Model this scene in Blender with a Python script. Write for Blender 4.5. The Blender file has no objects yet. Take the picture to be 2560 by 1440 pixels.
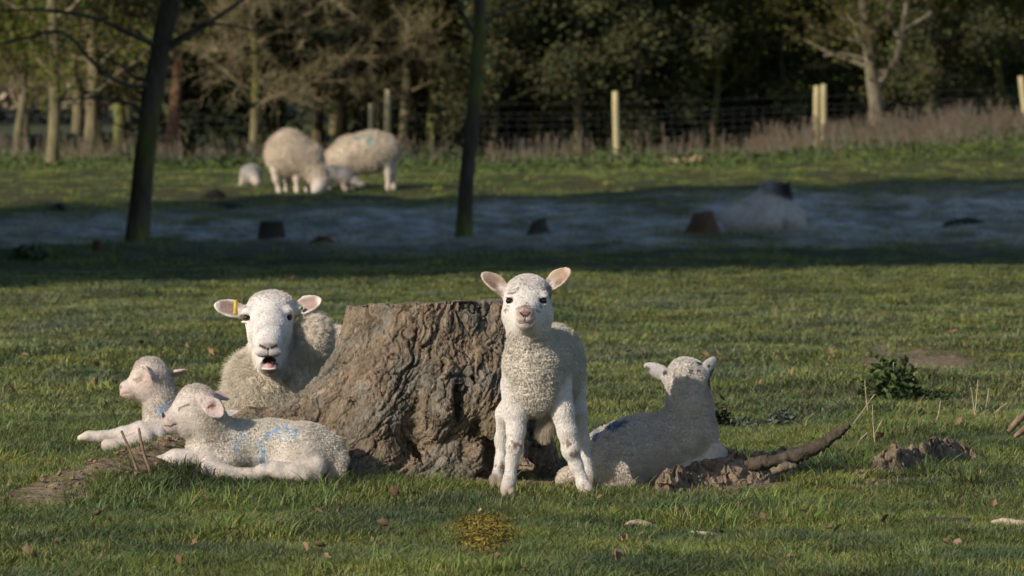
import bpy, math, random, os
import numpy as np
from mathutils import Vector, Matrix
random.seed(7); rng = np.random.default_rng(7)
sc = bpy.context.scene
COL = sc.collection

# ------------------------------------------------------------------ camera
FPX, CAMY, CAMZ = 18400.0, -16.0, 0.806
PITCH = math.atan(447.0 / FPX)
cam_d = bpy.data.cameras.new('camera'); cam = bpy.data.objects.new('camera', cam_d); COL.objects.link(cam)
cam.location = (0, CAMY, CAMZ); cam.rotation_euler = (math.pi / 2 - PITCH, 0, 0)
cam_d.sensor_width = 36.0; cam_d.lens = FPX / 2560 * 36.0
cam_d.clip_start = 0.5; cam_d.clip_end = 3000
cam_d.dof.use_dof = True; cam_d.dof.focus_distance = 15.85; cam_d.dof.aperture_fstop = 21.0
sc.camera = cam

# ------------------------------------------------------------------ light
SUN_AZ = math.radians(48)      # sun stands behind the camera, this far round to the left
SUN_EL = math.radians(26)
wd = bpy.data.worlds.new('World'); sc.world = wd; wd.use_nodes = True
wn = wd.node_tree.nodes; wl = wd.node_tree.links
bg = wn['Background']; sky = wn.new('ShaderNodeTexSky'); sky.sky_type = 'NISHITA'; sky.sun_disc = False
sun_dir = Vector((-math.sin(SUN_AZ) * math.cos(SUN_EL), -math.cos(SUN_AZ) * math.cos(SUN_EL), math.sin(SUN_EL)))
sky.sun_elevation = SUN_EL; sky.sun_rotation = math.atan2(sun_dir.x, sun_dir.y)
sky.air_density = 1.0; sky.dust_density = 0.6; sky.ozone_density = 1.5
wl.new(sky.outputs[0], bg.inputs[0]); bg.inputs[1].default_value = 0.095
sun_d = bpy.data.lights.new('sun', 'SUN'); sun = bpy.data.objects.new('sun', sun_d); COL.objects.link(sun)
sun_d.energy = 3.7; sun_d.angle = math.radians(0.55); sun_d.color = (1.0, 0.91, 0.78)
sun.rotation_euler = sun_dir.to_track_quat('Z', 'Y').to_euler()
sc.view_settings.view_transform = 'Standard'; sc.view_settings.look = 'None'
sc.view_settings.exposure = 0.30; sc.view_settings.gamma = 1.0; sc.view_settings.use_curve_mapping = False
sc.cycles.max_bounces = 8; sc.cycles.diffuse_bounces = 3; sc.cycles.glossy_bounces = 2
sc.cycles.transparent_max_bounces = 8

# ------------------------------------------------------------------ mapping between the photograph and the place
FW = np.array([0, math.cos(PITCH), -math.sin(PITCH)]); UP = np.array([0, math.sin(PITCH), math.cos(PITCH)])
CP = np.array([0, CAMY, CAMZ])
def at(px, py, Y):
    d = FW + np.array([1, 0, 0]) * ((px - 1280) / FPX) + UP * ((720 - py) / FPX)
    return CP + d * ((Y - CAMY) / d[1])
def proj(v):
    r = v - CP; w = r @ FW
    return 1280 + FPX * r[:, 0] / w, 720 - FPX * (r @ UP) / w
def scl(Y): return FPX / (Y - CAMY)        # pixels of the photograph per metre

# ------------------------------------------------------------------ noise
def _h(ix, iy, iz, s=0):
    n = (ix.astype(np.int64) * 374761393 + iy.astype(np.int64) * 668265263 + iz.astype(np.int64) * 2147483647 + s * 1274126177) & 0xffffffff
    n = ((n ^ (n >> 13)) * 1274126177) & 0xffffffff
    n = ((n ^ (n >> 16)) * 2246822519) & 0xffffffff
    return ((n ^ (n >> 15)) & 0xffffff) / float(0xffffff)
def vnoise(p, s=0):
    i = np.floor(p); f = p - i; f = f * f * (3 - 2 * f); i = i.astype(np.int64)
    r = 0
    for a in (0, 1):
        for b in (0, 1):
            for c in (0, 1):
                w = (f[:, 0] if a else 1 - f[:, 0]) * (f[:, 1] if b else 1 - f[:, 1]) * (f[:, 2] if c else 1 - f[:, 2])
                r = r + w * _h(i[:, 0] + a, i[:, 1] + b, i[:, 2] + c, s)
    return r * 2 - 1
def fbm(p, o=4, s=0, g=0.5):
    r = 0; a = 1.0
    for k in range(o):
        r = r + a * vnoise(p * (2.03 ** k) + 17.3 * k, s + k); a *= g
    return r
def worley(p, s=0):
    i = np.floor(p).astype(np.int64); f1 = np.full(len(p), 9.0); f2 = np.full(len(p), 9.0); q = np.zeros_like(p); cid = np.zeros(len(p))
    for a in (-1, 0, 1):
        for b in (-1, 0, 1):
            for c in (-1, 0, 1):
                j0, j1, j2 = i[:, 0] + a, i[:, 1] + b, i[:, 2] + c
                fp = np.stack([j0 + _h(j0, j1, j2, s + 1), j1 + _h(j0, j1, j2, s + 2), j2 + _h(j0, j1, j2, s + 3)], 1)
                d = np.linalg.norm(fp - p, axis=1); m = d < f1
                f2 = np.where(m, f1, np.minimum(f2, d)); f1 = np.where(m, d, f1); q[m] = fp[m]
                cid = np.where(m, _h(j0, j1, j2, s + 4), cid)
    return f1, f2, q, cid
def sstep(a, b, x):
    t = np.clip((x - a) / (b - a), 0, 1); return t * t * (3 - 2 * t)

# ------------------------------------------------------------------ mesh helpers
def mesh_np(name, v, faces, smooth=True, col=None, extra=None):
    v = np.asarray(v, np.float32); faces = np.asarray(faces, np.int32); n = faces.shape[1]
    me = bpy.data.meshes.new(name); me.vertices.add(len(v)); me.vertices.foreach_set('co', v.ravel())
    me.loops.add(faces.size); me.loops.foreach_set('vertex_index', faces.ravel())
    me.polygons.add(len(faces)); me.polygons.foreach_set('loop_start', np.arange(0, faces.size, n, dtype=np.int32))
    me.polygons.foreach_set('loop_total', np.full(len(faces), n, np.int32))
    me.update(calc_edges=True)
    if smooth: me.polygons.foreach_set('use_smooth', np.ones(len(faces), bool))
    if col is not None:
        a = me.color_attributes.new('col', 'FLOAT_COLOR', 'POINT')
        a.data.foreach_set('color', np.concatenate([col, np.ones((len(col), 1))], 1).astype(np.float32).ravel())
    for k, d in (extra or {}).items():
        a = me.attributes.new(k, 'FLOAT', 'POINT'); a.data.foreach_set('value', np.asarray(d, np.float32))
    return me
def obj(name, me, mat=None, parent=None, **props):
    o = bpy.data.objects.new(name, me); COL.objects.link(o)
    if mat is not None and me is not None and not me.materials: me.materials.append(mat)
    if parent is not None: o.parent = parent
    for k, x in props.items(): o[k] = x
    return o
def tag(o, label, category, group=None):
    o['label'] = label; o['category'] = category
    if group: o['group'] = group
    return o
class MB:                                   # collects verts/faces (quads and triangles) for one mesh
    def __init__(s): s.v = []; s.f = []; s.c = []; s.n = 0
    def add(s, v, f, c=None):
        v = np.asarray(v, float)
        s.v.append(v); s.f.extend([tuple(int(i) + s.n for i in q) for q in f]); s.n += len(v)
        s.c.append(np.tile(np.asarray(c if c is not None else (1, 1, 1), float), (len(v), 1)) if np.ndim(c) < 2 else np.asarray(c))
    def mesh(s, name, smooth=True):
        me = bpy.data.meshes.new(name); v = np.concatenate(s.v); me.from_pydata(v.tolist(), [], s.f)
        if smooth: me.polygons.foreach_set('use_smooth', np.ones(len(me.polygons), bool))
        a = me.color_attributes.new('col', 'FLOAT_COLOR', 'POINT'); c = np.concatenate(s.c)
        a.data.foreach_set('color', np.concatenate([c, np.ones((len(c), 1))], 1).astype(np.float32).ravel())
        me.update(); return me
def tube(pts, rad, n=6, rough=0.0, seed=0, cap=True):
    pts = np.asarray(pts, float); rad = np.asarray(rad, float); m = len(pts)
    t = np.gradient(pts, axis=0); t /= np.linalg.norm(t, axis=1)[:, None] + 1e-12
    r0 = np.cross(t[0], [0.31, 0.9, 0.2]); r0 /= np.linalg.norm(r0); V = []
    rr = np.random.default_rng(seed)
    for i in range(m):
        r0 = r0 - t[i] * (r0 @ t[i]); r0 /= np.linalg.norm(r0); b = np.cross(t[i], r0)
        for k in range(n):
            a = 2 * math.pi * k / n; V.append(pts[i] + (r0 * math.cos(a) + b * math.sin(a)) * rad[i] * (1 + rough * rr.normal()))
    F = [(i * n + k, i * n + (k + 1) % n, (i + 1) * n + (k + 1) % n, (i + 1) * n + k) for i in range(m - 1) for k in range(n)]
    if cap: F.append(tuple(range(n))[::-1]); F.append(tuple((m - 1) * n + k for k in range(n)))
    return np.array(V), F
def spline(P, n):
    P = np.asarray(P, float); m = len(P); t = np.linspace(0, m - 1, n); i = np.clip(t.astype(int), 0, m - 2); u = (t - i)[:, None]
    p0 = P[np.clip(i - 1, 0, m - 1)]; p1 = P[i]; p2 = P[i + 1]; p3 = P[np.clip(i + 2, 0, m - 1)]
    return 0.5 * (2 * p1 + (p2 - p0) * u + (2 * p0 - 5 * p1 + 4 * p2 - p3) * u ** 2 + (3 * p1 - p0 - 3 * p2 + p3) * u ** 3)

# ------------------------------------------------------------------ materials
def mat_nodes(name):
    m = bpy.data.materials.new(name); m.use_nodes = True; nt = m.node_tree; b = nt.nodes['Principled BSDF']
    return m, nt.nodes, nt.links, b
def attr_mat(name, rough=0.85, spec=0.25, noise=None, bump=None, sss=0.0, sheen=0.0, aniso_noise=(1, 1, 1)):
    """base colour from the object's own 'col' attribute, grain from object-space noise"""
    m, n, l, b = mat_nodes(name)
    a = n.new('ShaderNodeAttribute'); a.attribute_name = 'col'
    out = a.outputs['Color']
    tc = n.new('ShaderNodeTexCoord'); mp = n.new('ShaderNodeMapping'); mp.inputs['Scale'].default_value = aniso_noise
    l.new(tc.outputs['Object'], mp.inputs[0])
    if noise:
        for sc_, lo, hi in noise:
            t = n.new('ShaderNodeTexNoise'); t.inputs['Scale'].default_value = sc_; t.inputs['Detail'].default_value = 4
            l.new(mp.outputs[0], t.inputs['Vector'])
            r = n.new('ShaderNodeMapRange'); r.inputs[1].default_value = 0.3; r.inputs[2].default_value = 0.7
            r.inputs[3].default_value = lo; r.inputs[4].default_value = hi; l.new(t.outputs[0], r.inputs[0])
            x = n.new('ShaderNodeVectorMath'); x.operation = 'SCALE'; l.new(out, x.inputs[0]); l.new(r.outputs[0], x.inputs[3]); out = x.outputs[0]
    l.new(out, b.inputs['Base Color'])
    b.inputs['Roughness'].default_value = rough; b.inputs['Specular IOR Level'].default_value = spec
    if sss: b.inputs['Subsurface Weight'].default_value = sss; b.inputs['Subsurface Radius'].default_value = (0.01, 0.004, 0.003); b.inputs['Subsurface Scale'].default_value = 0.5
    if bump:
        prev = None
        for kind, sc_, dist in bump:
            if kind == 'noise': t = n.new('ShaderNodeTexNoise'); t.inputs['Detail'].default_value = 5; o_ = t.outputs[0]
            else: t = n.new('ShaderNodeTexVoronoi'); o_ = t.outputs['Distance']
            t.inputs['Scale'].default_value = sc_; l.new(mp.outputs[0], t.inputs['Vector'])
            bp = n.new('ShaderNodeBump'); bp.inputs['Distance'].default_value = dist; bp.inputs['Strength'].default_value = 1.0
            l.new(o_, bp.inputs['Height'])
            if prev: l.new(prev, bp.inputs['Normal'])
            prev = bp.outputs[0]
        l.new(prev, b.inputs['Normal'])
    return m
M = {}
M['hide'] = attr_mat('wool_skin', 0.9, 0.1, noise=[(18, 0.92, 1.03), (170, 0.84, 1.06)], bump=[('noise', 150, 0.0016), ('noise', 420, 0.0012)])
M['hair'] = attr_mat('wool_fibre', 0.75, 0.2)
M['bark'] = attr_mat('stump_bark', 0.92, 0.15, noise=[(30, 0.72, 1.2), (160, 0.7, 1.25)], bump=[('noise', 90, 0.006), ('noise', 300, 0.003)], aniso_noise=(1, 1, 0.45))
M['plain'] = attr_mat('weathered_surface', 0.85, 0.25, noise=[(60, 0.75, 1.2)], bump=[('noise', 150, 0.003)])
M['soil'] = attr_mat('dry_soil', 0.95, 0.1, noise=[(40, 0.75, 1.2), (200, 0.75, 1.2)], bump=[('noise', 120, 0.006), ('noise', 350, 0.003)])
M['treebark'] = attr_mat('tree_bark', 0.92, 0.1, noise=[(5, 0.6, 1.25), (22, 0.75, 1.2)], bump=[('noise', 30, 0.012)], aniso_noise=(1, 1, 0.3))
def eye_mat():
    m, n, l, b = mat_nodes('eye_gloss'); b.inputs['Base Color'].default_value = (0.012, 0.008, 0.006, 1); b.inputs['Roughness'].default_value = 0.08
    return m
M['eye'] = eye_mat()
def flat_mat(name, c, rough=0.6):
    m, n, l, b = mat_nodes(name); b.inputs['Base Color'].default_value = (*c, 1); b.inputs['Roughness'].default_value = rough
    t = n.new('ShaderNodeTexNoise'); t.inputs['Scale'].default_value = 80; tc = n.new('ShaderNodeTexCoord'); l.new(tc.outputs['Object'], t.inputs['Vector'])
    r = n.new('ShaderNodeMapRange'); r.inputs[3].default_value = 0.75; r.inputs[4].default_value = 1.2; l.new(t.outputs[0], r.inputs[0])
    x = n.new('ShaderNodeVectorMath'); x.operation = 'SCALE'; x.inputs[0].default_value = c; l.new(r.outputs[0], x.inputs[3]); l.new(x.outputs[0], b.inputs['Base Color'])
    return m

# ------------------------------------------------------------------ sculpting with distance fields
def nrm(v): v = np.asarray(v, float); return v / (np.linalg.norm(v) + 1e-12)
def surface_nets(f, org, h):
    neg = f < 0; nx, ny, nz = f.shape
    cnt = np.zeros((nx - 1, ny - 1, nz - 1), np.int8)
    C = [(a, b, c) for a in (0, 1) for b in (0, 1) for c in (0, 1)]
    for a, b, c in C: cnt += neg[a:nx - 1 + a, b:ny - 1 + b, c:nz - 1 + c]
    I, J, K = np.nonzero((cnt > 0) & (cnt < 8)); n = len(I)
    vid = np.full(cnt.shape, -1, np.int32); vid[I, J, K] = np.arange(n)
    val = {c: f[I + c[0], J + c[1], K + c[2]] for c in C}
    acc = np.zeros((n, 3)); w = np.zeros(n)
    for a in C:
        for ax in range(3):
            if a[ax] == 0:
                b = list(a); b[ax] = 1; b = tuple(b); fa, fb = val[a], val[b]; m = (fa < 0) != (fb < 0)
                t = np.where(m, fa / np.where(m, fa - fb, 1), 0)
                p = np.tile(np.array(a, float), (n, 1)); p[:, ax] = t; acc += p * m[:, None]; w += m
    V = (np.stack([I, J, K], 1) + acc / w[:, None]) * h + org
    F = []
    for ax in range(3):
        s0 = [slice(None)] * 3; s1 = [slice(None)] * 3; s0[ax] = slice(0, -1); s1[ax] = slice(1, None)
        A, B = neg[tuple(s0)], neg[tuple(s1)]; u, v = (ax + 1) % 3, (ax + 2) % 3
        for flip, msk in ((0, A & ~B), (1, ~A & B)):
            idx = list(np.nonzero(msk)); ok = (idx[u] > 0) & (idx[v] > 0) & (idx[u] < cnt.shape[u]) & (idx[v] < cnt.shape[v])
            idx = [q[ok] for q in idx]; q = []
            for du, dv in ((-1, -1), (0, -1), (0, 0), (-1, 0)):
                c = [idx[0], idx[1], idx[2]]; c[u] = c[u] + du; c[v] = c[v] + dv; q.append(vid[c[0], c[1], c[2]])
            q = np.stack(q if not flip else q[::-1], 1); F.append(q)
    return V, np.concatenate(F)
def vert_normals(V, F):
    a = np.cross(V[F[:, 2]] - V[F[:, 0]], V[F[:, 3]] - V[F[:, 1]]) if F.shape[1] == 4 else np.cross(V[F[:, 1]] - V[F[:, 0]], V[F[:, 2]] - V[F[:, 0]])
    N = np.zeros_like(V)
    for k in range(F.shape[1]):
        for c in range(3): N[:, c] += np.bincount(F[:, k], a[:, c], len(V))
    return N / (np.linalg.norm(N, axis=1)[:, None] + 1e-12)
def relax(V, F, it=2, lam=0.5):
    e = np.concatenate([F[:, [k, (k + 1) % F.shape[1]]] for k in range(F.shape[1])])
    deg = np.bincount(e[:, 0], minlength=len(V)) + np.bincount(e[:, 1], minlength=len(V))
    for s in range(it):
        for l_ in (lam, -lam * 1.04):
            S = np.stack([np.bincount(e[:, 0], V[e[:, 1], c], len(V)) + np.bincount(e[:, 1], V[e[:, 0], c], len(V)) for c in range(3)], 1)
            V = V + l_ * (S / deg[:, None] - V)
    return V
class Sculpt:
    """primitives are given as (px, py, depth) in pixels of the photograph at distance Y0, radii in the same pixels"""
    def __init__(s, Y0, vox=3.2, base=(0.6, 0.55, 0.48), fur=8.0, curl=1.0, unit=None):
        s.Y0 = Y0; s.u = 1.0 / (unit or scl(Y0)); s.vox = vox * s.u; s.pr = []; s.base = base; s.fur = fur; s.curl = curl
    def P(s, c): return at(c[0], c[1], s.Y0 + c[2] * s.u)
    def _reg(s, fn, lo, hi, k, op, col, fur, curl):
        s.pr.append(dict(fn=fn, lo=lo, hi=hi, k=k * s.u, op=op, col=np.array(col if col is not None else s.base), fur=s.fur if fur is None else fur, curl=s.curl if curl is None else curl))
    def cone(s, a, ra, b, rb, k=14, op='+', col=None, fur=None, curl=None, flat=None):
        A, B = s.P(a), s.P(b); ra, rb = ra * s.u, rb * s.u; ab = B - A; L2 = ab @ ab + 1e-12; R = max(ra, rb) * (1.0 if flat is None else 1.6)
        if flat is None:
            def fn(p):
                t = np.clip((p - A) @ ab / L2, 0, 1); return np.linalg.norm(p - A - t[..., None] * ab, axis=-1) - (ra + (rb - ra) * t)
        else:
            n_, f_ = nrm(flat[:3]), flat[3]
            def fn(p):
                t = np.clip((p - A) @ ab / L2, 0, 1); q = p - A - t[..., None] * ab; c = q @ n_
                q = q + (c * (1.0 / f_ - 1.0))[..., None] * n_; return (np.linalg.norm(q, axis=-1) - (ra + (rb - ra) * t)) * min(1.0, f_ ** 0.5)
        s._reg(fn, np.minimum(A, B) - R, np.maximum(A, B) + R, k, op, col, fur, curl); return s
    def chain(s, pts, k=14, **kw):
        for (a, ra), (b, rb) in zip(pts[:-1], pts[1:]): s.cone(a, ra, b, rb, k, **kw)
        return s
    def ell(s, c, r, ax=None, up=None, k=14, op='+', col=None, fur=None, curl=None):
        Cn = s.P(c); r = np.array(r, float) * s.u
        if ax is None: Rm = np.eye(3)
        else:
            x = nrm(ax); y = nrm(np.cross(up if up is not None else (0, 0, 1), x)); Rm = np.stack([x, y, np.cross(x, y)])
        def fn(p):
            q = (p - Cn) @ Rm.T; k0 = np.linalg.norm(q / r, axis=-1); k1 = np.linalg.norm(q / r ** 2, axis=-1)
            return np.where(k0 > 1e-6, k0 * (k0 - 1) / (k1 + 1e-9), -r.min())
        R = r.max(); s._reg(fn, Cn - R, Cn + R, k, op, col, fur, curl); return s
    def ear(s, a, b, nrml, wid, th=4.0, cup=0.35, k=6, col=None, inner=(0.5, 0.3, 0.26), fur=1.6, shape=0.45):
        A, B = s.P(a), s.P(b); L = np.linalg.norm(B - A); u = (B - A) / L; n = nrml - u * (np.asarray(nrml) @ u); n = nrm(n); v = np.cross(n, u)
        W = wid * s.u; T = th * s.u
        def fn(p):
            q = p - A; x = (q @ u) / L; y = q @ v; z = q @ n; xc = np.clip(x, 0.0, 1.0)
            w = W * (0.42 + 0.58 * np.clip(xc / shape, 0, 1) ** 0.8) * np.sqrt(np.clip(1 - np.clip((xc - shape) / (1 - shape), 0, 1) ** 1.7, 0, 1))
            z0 = cup * W * (y / W) ** 2 * (1.1 - 0.6 * xc) + 0.10 * L * xc ** 2
            dz = np.abs(z - z0) - T * (1.15 - 0.5 * xc); dy = np.abs(y) - w; dx = np.maximum(-x, x - 1) * L
            m = np.maximum(np.maximum(dz, dx), dy); k_ = T * 0.8
            h = np.clip(0.5 - 0.5 * (dy - dz) / k_, 0, 1); return np.maximum(np.maximum(m, dx), dy * (1 - h) + dz * h + k_ * h * (1 - h)) * 0.9
        R = max(L, W * 1.5) + T
        s._reg(fn, np.minimum(A, B) - W - T * 3, np.maximum(A, B) + W + T * 3, k, '+', col, fur, 0.0)
        s.pr[-1]['ear'] = (n, np.array(inner), A, u, v, W, L); return s
    def build(s, post=None, relax_it=2):
        mg = 22 * s.u; lo = np.min([p['lo'] for p in s.pr], 0) - mg; hi = np.max([p['hi'] for p in s.pr], 0) + mg; h = s.vox
        dim = np.ceil((hi - lo) / h).astype(int) + 1; f = np.full(dim, 1.0, np.float32)
        for p in s.pr:
            a = np.maximum(((p['lo'] - lo - p['k'] - 3 * h) / h).astype(int), 0); b = np.minimum(((p['hi'] - lo + p['k'] + 3 * h) / h).astype(int) + 2, dim)
            g = np.stack(np.meshgrid(*[lo[i] + np.arange(a[i], b[i]) * h for i in range(3)], indexing='ij'), -1)
            d = p['fn'](g).astype(np.float32); sl = tuple(slice(a[i], b[i]) for i in range(3)); o = f[sl]; k = max(p['k'], 1e-6)
            if p['op'] == '+':
                hh = np.maximum(k - np.abs(o - d), 0) / k; f[sl] = np.minimum(o, d) - hh * hh * k * 0.25
            else:
                d = -d; hh = np.maximum(k - np.abs(o - d), 0) / k; f[sl] = np.maximum(o, d) + hh * hh * k * 0.25
        if post: f = post(f, lo, h)
        V, F = surface_nets(f, lo, h); V = relax(V, F, relax_it); N = vert_normals(V, F)
        W = 0; c = np.zeros((len(V), 3)); fur = np.zeros(len(V)); curl = np.zeros(len(V))
        for p in s.pr:
            if p['op'] != '+': continue
            d = np.clip(p['fn'](V), 0, None); w = np.exp(-d / (5.0 * s.u)) + 1e-9; cc = p['col'][None, :]
            if 'ear' in p:
                n, inner, A, u, v, Wd, L = p['ear']; dot = N @ n; q = V - A; e = 1 - sstep(0.5, 0.95, np.abs(q @ v) / Wd)
                m = (sstep(0.1, 0.5, dot) * e * sstep(0.12, 0.3, (q @ u) / L) * (1 - sstep(0.78, 0.95, (q @ u) / L)))[:, None]
                cc = cc * (1 - m) + inner * m
            c += w[:, None] * cc; fur += w * p['fur']; curl += w * p['curl']; W = W + w
        return V, F, N, c / W[:, None], fur / W, curl / W

def spheremesh(name, r, seg=20, rings=12):
    V = []; F = []
    for i in range(rings + 1):
        a = math.pi * i / rings
        for j in range(seg): b = 2 * math.pi * j / seg; V.append((r * math.sin(a) * math.cos(b), r * math.sin(a) * math.sin(b), r * math.cos(a)))
    for i in range(rings):
        for j in range(seg): F.append((i * seg + j, (i + 1) * seg + j, (i + 1) * seg + (j + 1) % seg, i * seg + (j + 1) % seg))
    return mesh_np(name, V, F)

def grow_fur(name, V, F, N, col, fur, curl, n, u, parent, rad=0.5, droop=(0, 0, -0.6), clump=9.0, pts=5, seed=3, jitter=0.25, mat=None, dark=0.0):
    """hair curves rooted on the mesh; fur/curl are per-vertex length (px) and curliness"""
    r = np.random.default_rng(seed)
    q = V[F]; ar = np.linalg.norm(np.cross(q[:, 2] - q[:, 0], q[:, 3] - q[:, 1]), axis=1) * (fur[F].mean(1) > 0.4)
    fi = r.choice(len(F), n, p=ar / ar.sum()); a = r.random(n)[:, None]; b = r.random(n)[:, None]; fq = F[fi]
    def lerp(X):
        X = X if X.ndim > 1 else X[:, None]; return (X[fq[:, 0]] * (1 - a) + X[fq[:, 1]] * a) * (1 - b) + (X[fq[:, 3]] * (1 - a) + X[fq[:, 2]] * a) * b
    P0 = lerp(V); Nn = lerp(N); Nn /= np.linalg.norm(Nn, axis=1)[:, None] + 1e-9; Ln = lerp(fur)[:, 0] * u * (0.7 + 0.5 * r.random(n)); Cu = lerp(curl)[:, 0]; c = lerp(col); c = c * (1 + 0.10 * fbm(P0 / (4.5 * u), 2, 19) + 0.05 * fbm(P0 / (22 * u), 2, 20))[:, None]
    dr = np.array(droop); lay = dr - Nn * (Nn @ dr)[:, None]
    D = Nn * (0.35 + 0.65 * Cu)[:, None] + lay * (1.25 - 0.85 * Cu)[:, None] + r.normal(size=(n, 3)) * jitter * (0.5 + 0.8 * Cu)[:, None]; D /= np.linalg.norm(D, axis=1)[:, None]
    _, _, qc, cid = worley(P0 / (clump * u), seed); qc = qc * clump * u
    T1 = np.cross(D, [0.3, 0.5, 0.8]); T1 /= np.linalg.norm(T1, axis=1)[:, None] + 1e-9; T2 = np.cross(D, T1)
    ph = cid * 40 + r.random(n) * 0.9; t = np.linspace(0, 1, pts); Q = np.zeros((n, pts, 3))
    for i, tt in enumerate(t):
        p = P0 + D * (Ln * tt)[:, None] + lay * (Ln * tt * tt * 0.35)[:, None]
        g = (Cu * 0.62 * tt ** 1.2)[:, None]; p = p * (1 - g) + (qc + D * (Ln * tt)[:, None]) * g
        cr = (Cu * 0.30 * Ln * tt)[:, None]; p = p + cr * (T1 * np.cos(ph + tt * 5.0)[:, None] + T2 * np.sin(ph + tt * 5.0)[:, None])
        Q[:, i] = p
    Q[:, 0] -= Nn * u * 0.8
    hc = bpy.data.hair_curves.new(name); hc.add_curves([pts] * n)
    hc.attributes['position'].data.foreach_set('vector', Q.astype(np.float32).ravel()) if 'position' in hc.attributes else hc.points.foreach_set('position', Q.astype(np.float32).ravel())
    ra = hc.attributes.get('radius') or hc.attributes.new('radius', 'FLOAT', 'POINT')
    ra.data.foreach_set('value', (np.tile((1 - 0.75 * t) * rad * u, (n, 1))).astype(np.float32).ravel())
    ca = hc.attributes.new('col', 'FLOAT_COLOR', 'CURVE'); cj = c * (1 + dark * (r.random(n) - 0.5))[:, None] * (0.96 + 0.08 * cid)[:, None]
    ca.data.foreach_set('color', np.concatenate([cj, np.ones((n, 1))], 1).astype(np.float32).ravel())
    o = bpy.data.objects.new(name, hc); COL.objects.link(o); hc.materials.append(mat or M['hair']); o.parent = parent
    o['kind'] = 'stuff'
    return o
# ------------------------------------------------------------------ animals
WOOL = (0.62, 0.56, 0.475); WHITE = (0.74, 0.685, 0.63); PINK = (0.62, 0.42, 0.36); NOSE = (0.20, 0.13, 0.11); DARK = (0.025, 0.02, 0.018)
def paint(V, N, col, s, ops):
    px, py = proj(V); dep = (V[:, 1] - s.Y0) / s.u
    for o in ops:
        c, r, k = o['c'], o['r'], np.array(o['k']); ca, sa = math.cos(math.radians(o.get('rot', 0))), math.sin(math.radians(o.get('rot', 0)))
        dx, dy, dz = px - c[0], py - c[1], dep - c[2]; X = dx * ca + dy * sa; Y = -dx * sa + dy * ca
        d = np.sqrt((X / r[0]) ** 2 + (Y / r[1]) ** 2 + (dz / r[2]) ** 2)
        d = d + o.get('n', 0.0) * fbm(V / (o.get('ns', 10) * s.u), 3, 5)
        w = (1 - sstep(o.get('in', 0.6), 1.0, d)) * o.get('a', 1.0)
        if o.get('sp'): w = w * sstep(0.0, 0.25, vnoise(V / (o['sp'] * s.u), 9))
        col = col * (1 - w[:, None]) + k * w[:, None]
    return col
def line_ops(pts, r, k, dz=40, **kw):
    ops = []
    for a, b in zip(pts[:-1], pts[1:]):
        n = max(2, int(math.hypot(b[0] - a[0], b[1] - a[1]) / (r * 0.7)))
        for i in range(n):
            t = i / (n - 1); ops.append(dict(c=tuple(a[j] + (b[j] - a[j]) * t for j in range(3)), r=(r, r, dz), k=k, **kw))
    return ops
def animal(name, s, label, category, org, nfur, ops=(), group=None, rad=0.5, wool_disp=1.6, wool_cell=7.0, fur_seed=3, body_name='body', droop=(0, 0, -0.7), clump=8.0, furmask=None, post=None, dark=0.1, relax_it=2, jitter=0.16, wave_amp=0.8):
    root = bpy.data.objects.new(name, None); COL.objects.link(root); O = Vector(s.P(org)); root.location = O; root.empty_display_size = 0.1
    tag(root, label, category, group); O = np.array(O)
    V, F, N, c, fur, curl = s.build(relax_it=relax_it)
    if post: V, N, c, fur, curl = post(V, F, N, c, fur, curl)
    c = paint(V, N, c, s, ops)
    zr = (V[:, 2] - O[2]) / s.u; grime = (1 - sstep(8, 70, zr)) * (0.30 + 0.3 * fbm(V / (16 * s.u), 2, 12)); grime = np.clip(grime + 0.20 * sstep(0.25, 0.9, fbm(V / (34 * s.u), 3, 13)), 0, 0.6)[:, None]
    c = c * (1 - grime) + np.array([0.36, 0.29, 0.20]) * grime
    f1, f2, _, cid = worley(V / (wool_cell * s.u), 2)
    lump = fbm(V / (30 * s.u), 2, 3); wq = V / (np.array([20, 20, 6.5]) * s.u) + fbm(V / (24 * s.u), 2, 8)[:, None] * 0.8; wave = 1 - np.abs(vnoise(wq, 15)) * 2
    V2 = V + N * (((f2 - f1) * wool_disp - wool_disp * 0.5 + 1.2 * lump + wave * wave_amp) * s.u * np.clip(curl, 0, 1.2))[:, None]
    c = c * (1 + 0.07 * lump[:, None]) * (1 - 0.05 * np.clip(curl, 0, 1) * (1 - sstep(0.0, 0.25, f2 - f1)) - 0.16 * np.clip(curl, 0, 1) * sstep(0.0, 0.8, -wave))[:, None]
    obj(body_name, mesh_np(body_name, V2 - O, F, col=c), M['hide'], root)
    if nfur:
        if furmask is not None: fur = fur * furmask(V)
        f = grow_fur('fleece', V2 - O, F, N, c, fur, curl, nfur, s.u, root, rad=rad, seed=fur_seed, droop=droop, clump=clump, dark=dark, jitter=jitter)
    root['_'] = 0; del root['_']
    return root, O, V, N
def eye(s, root, O, c, r, name='eye', mat=None):
    e = obj(name, spheremesh('eye', r * s.u), mat or M['eye'], root); e.location = Vector(s.P(c) - O); return e

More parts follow.
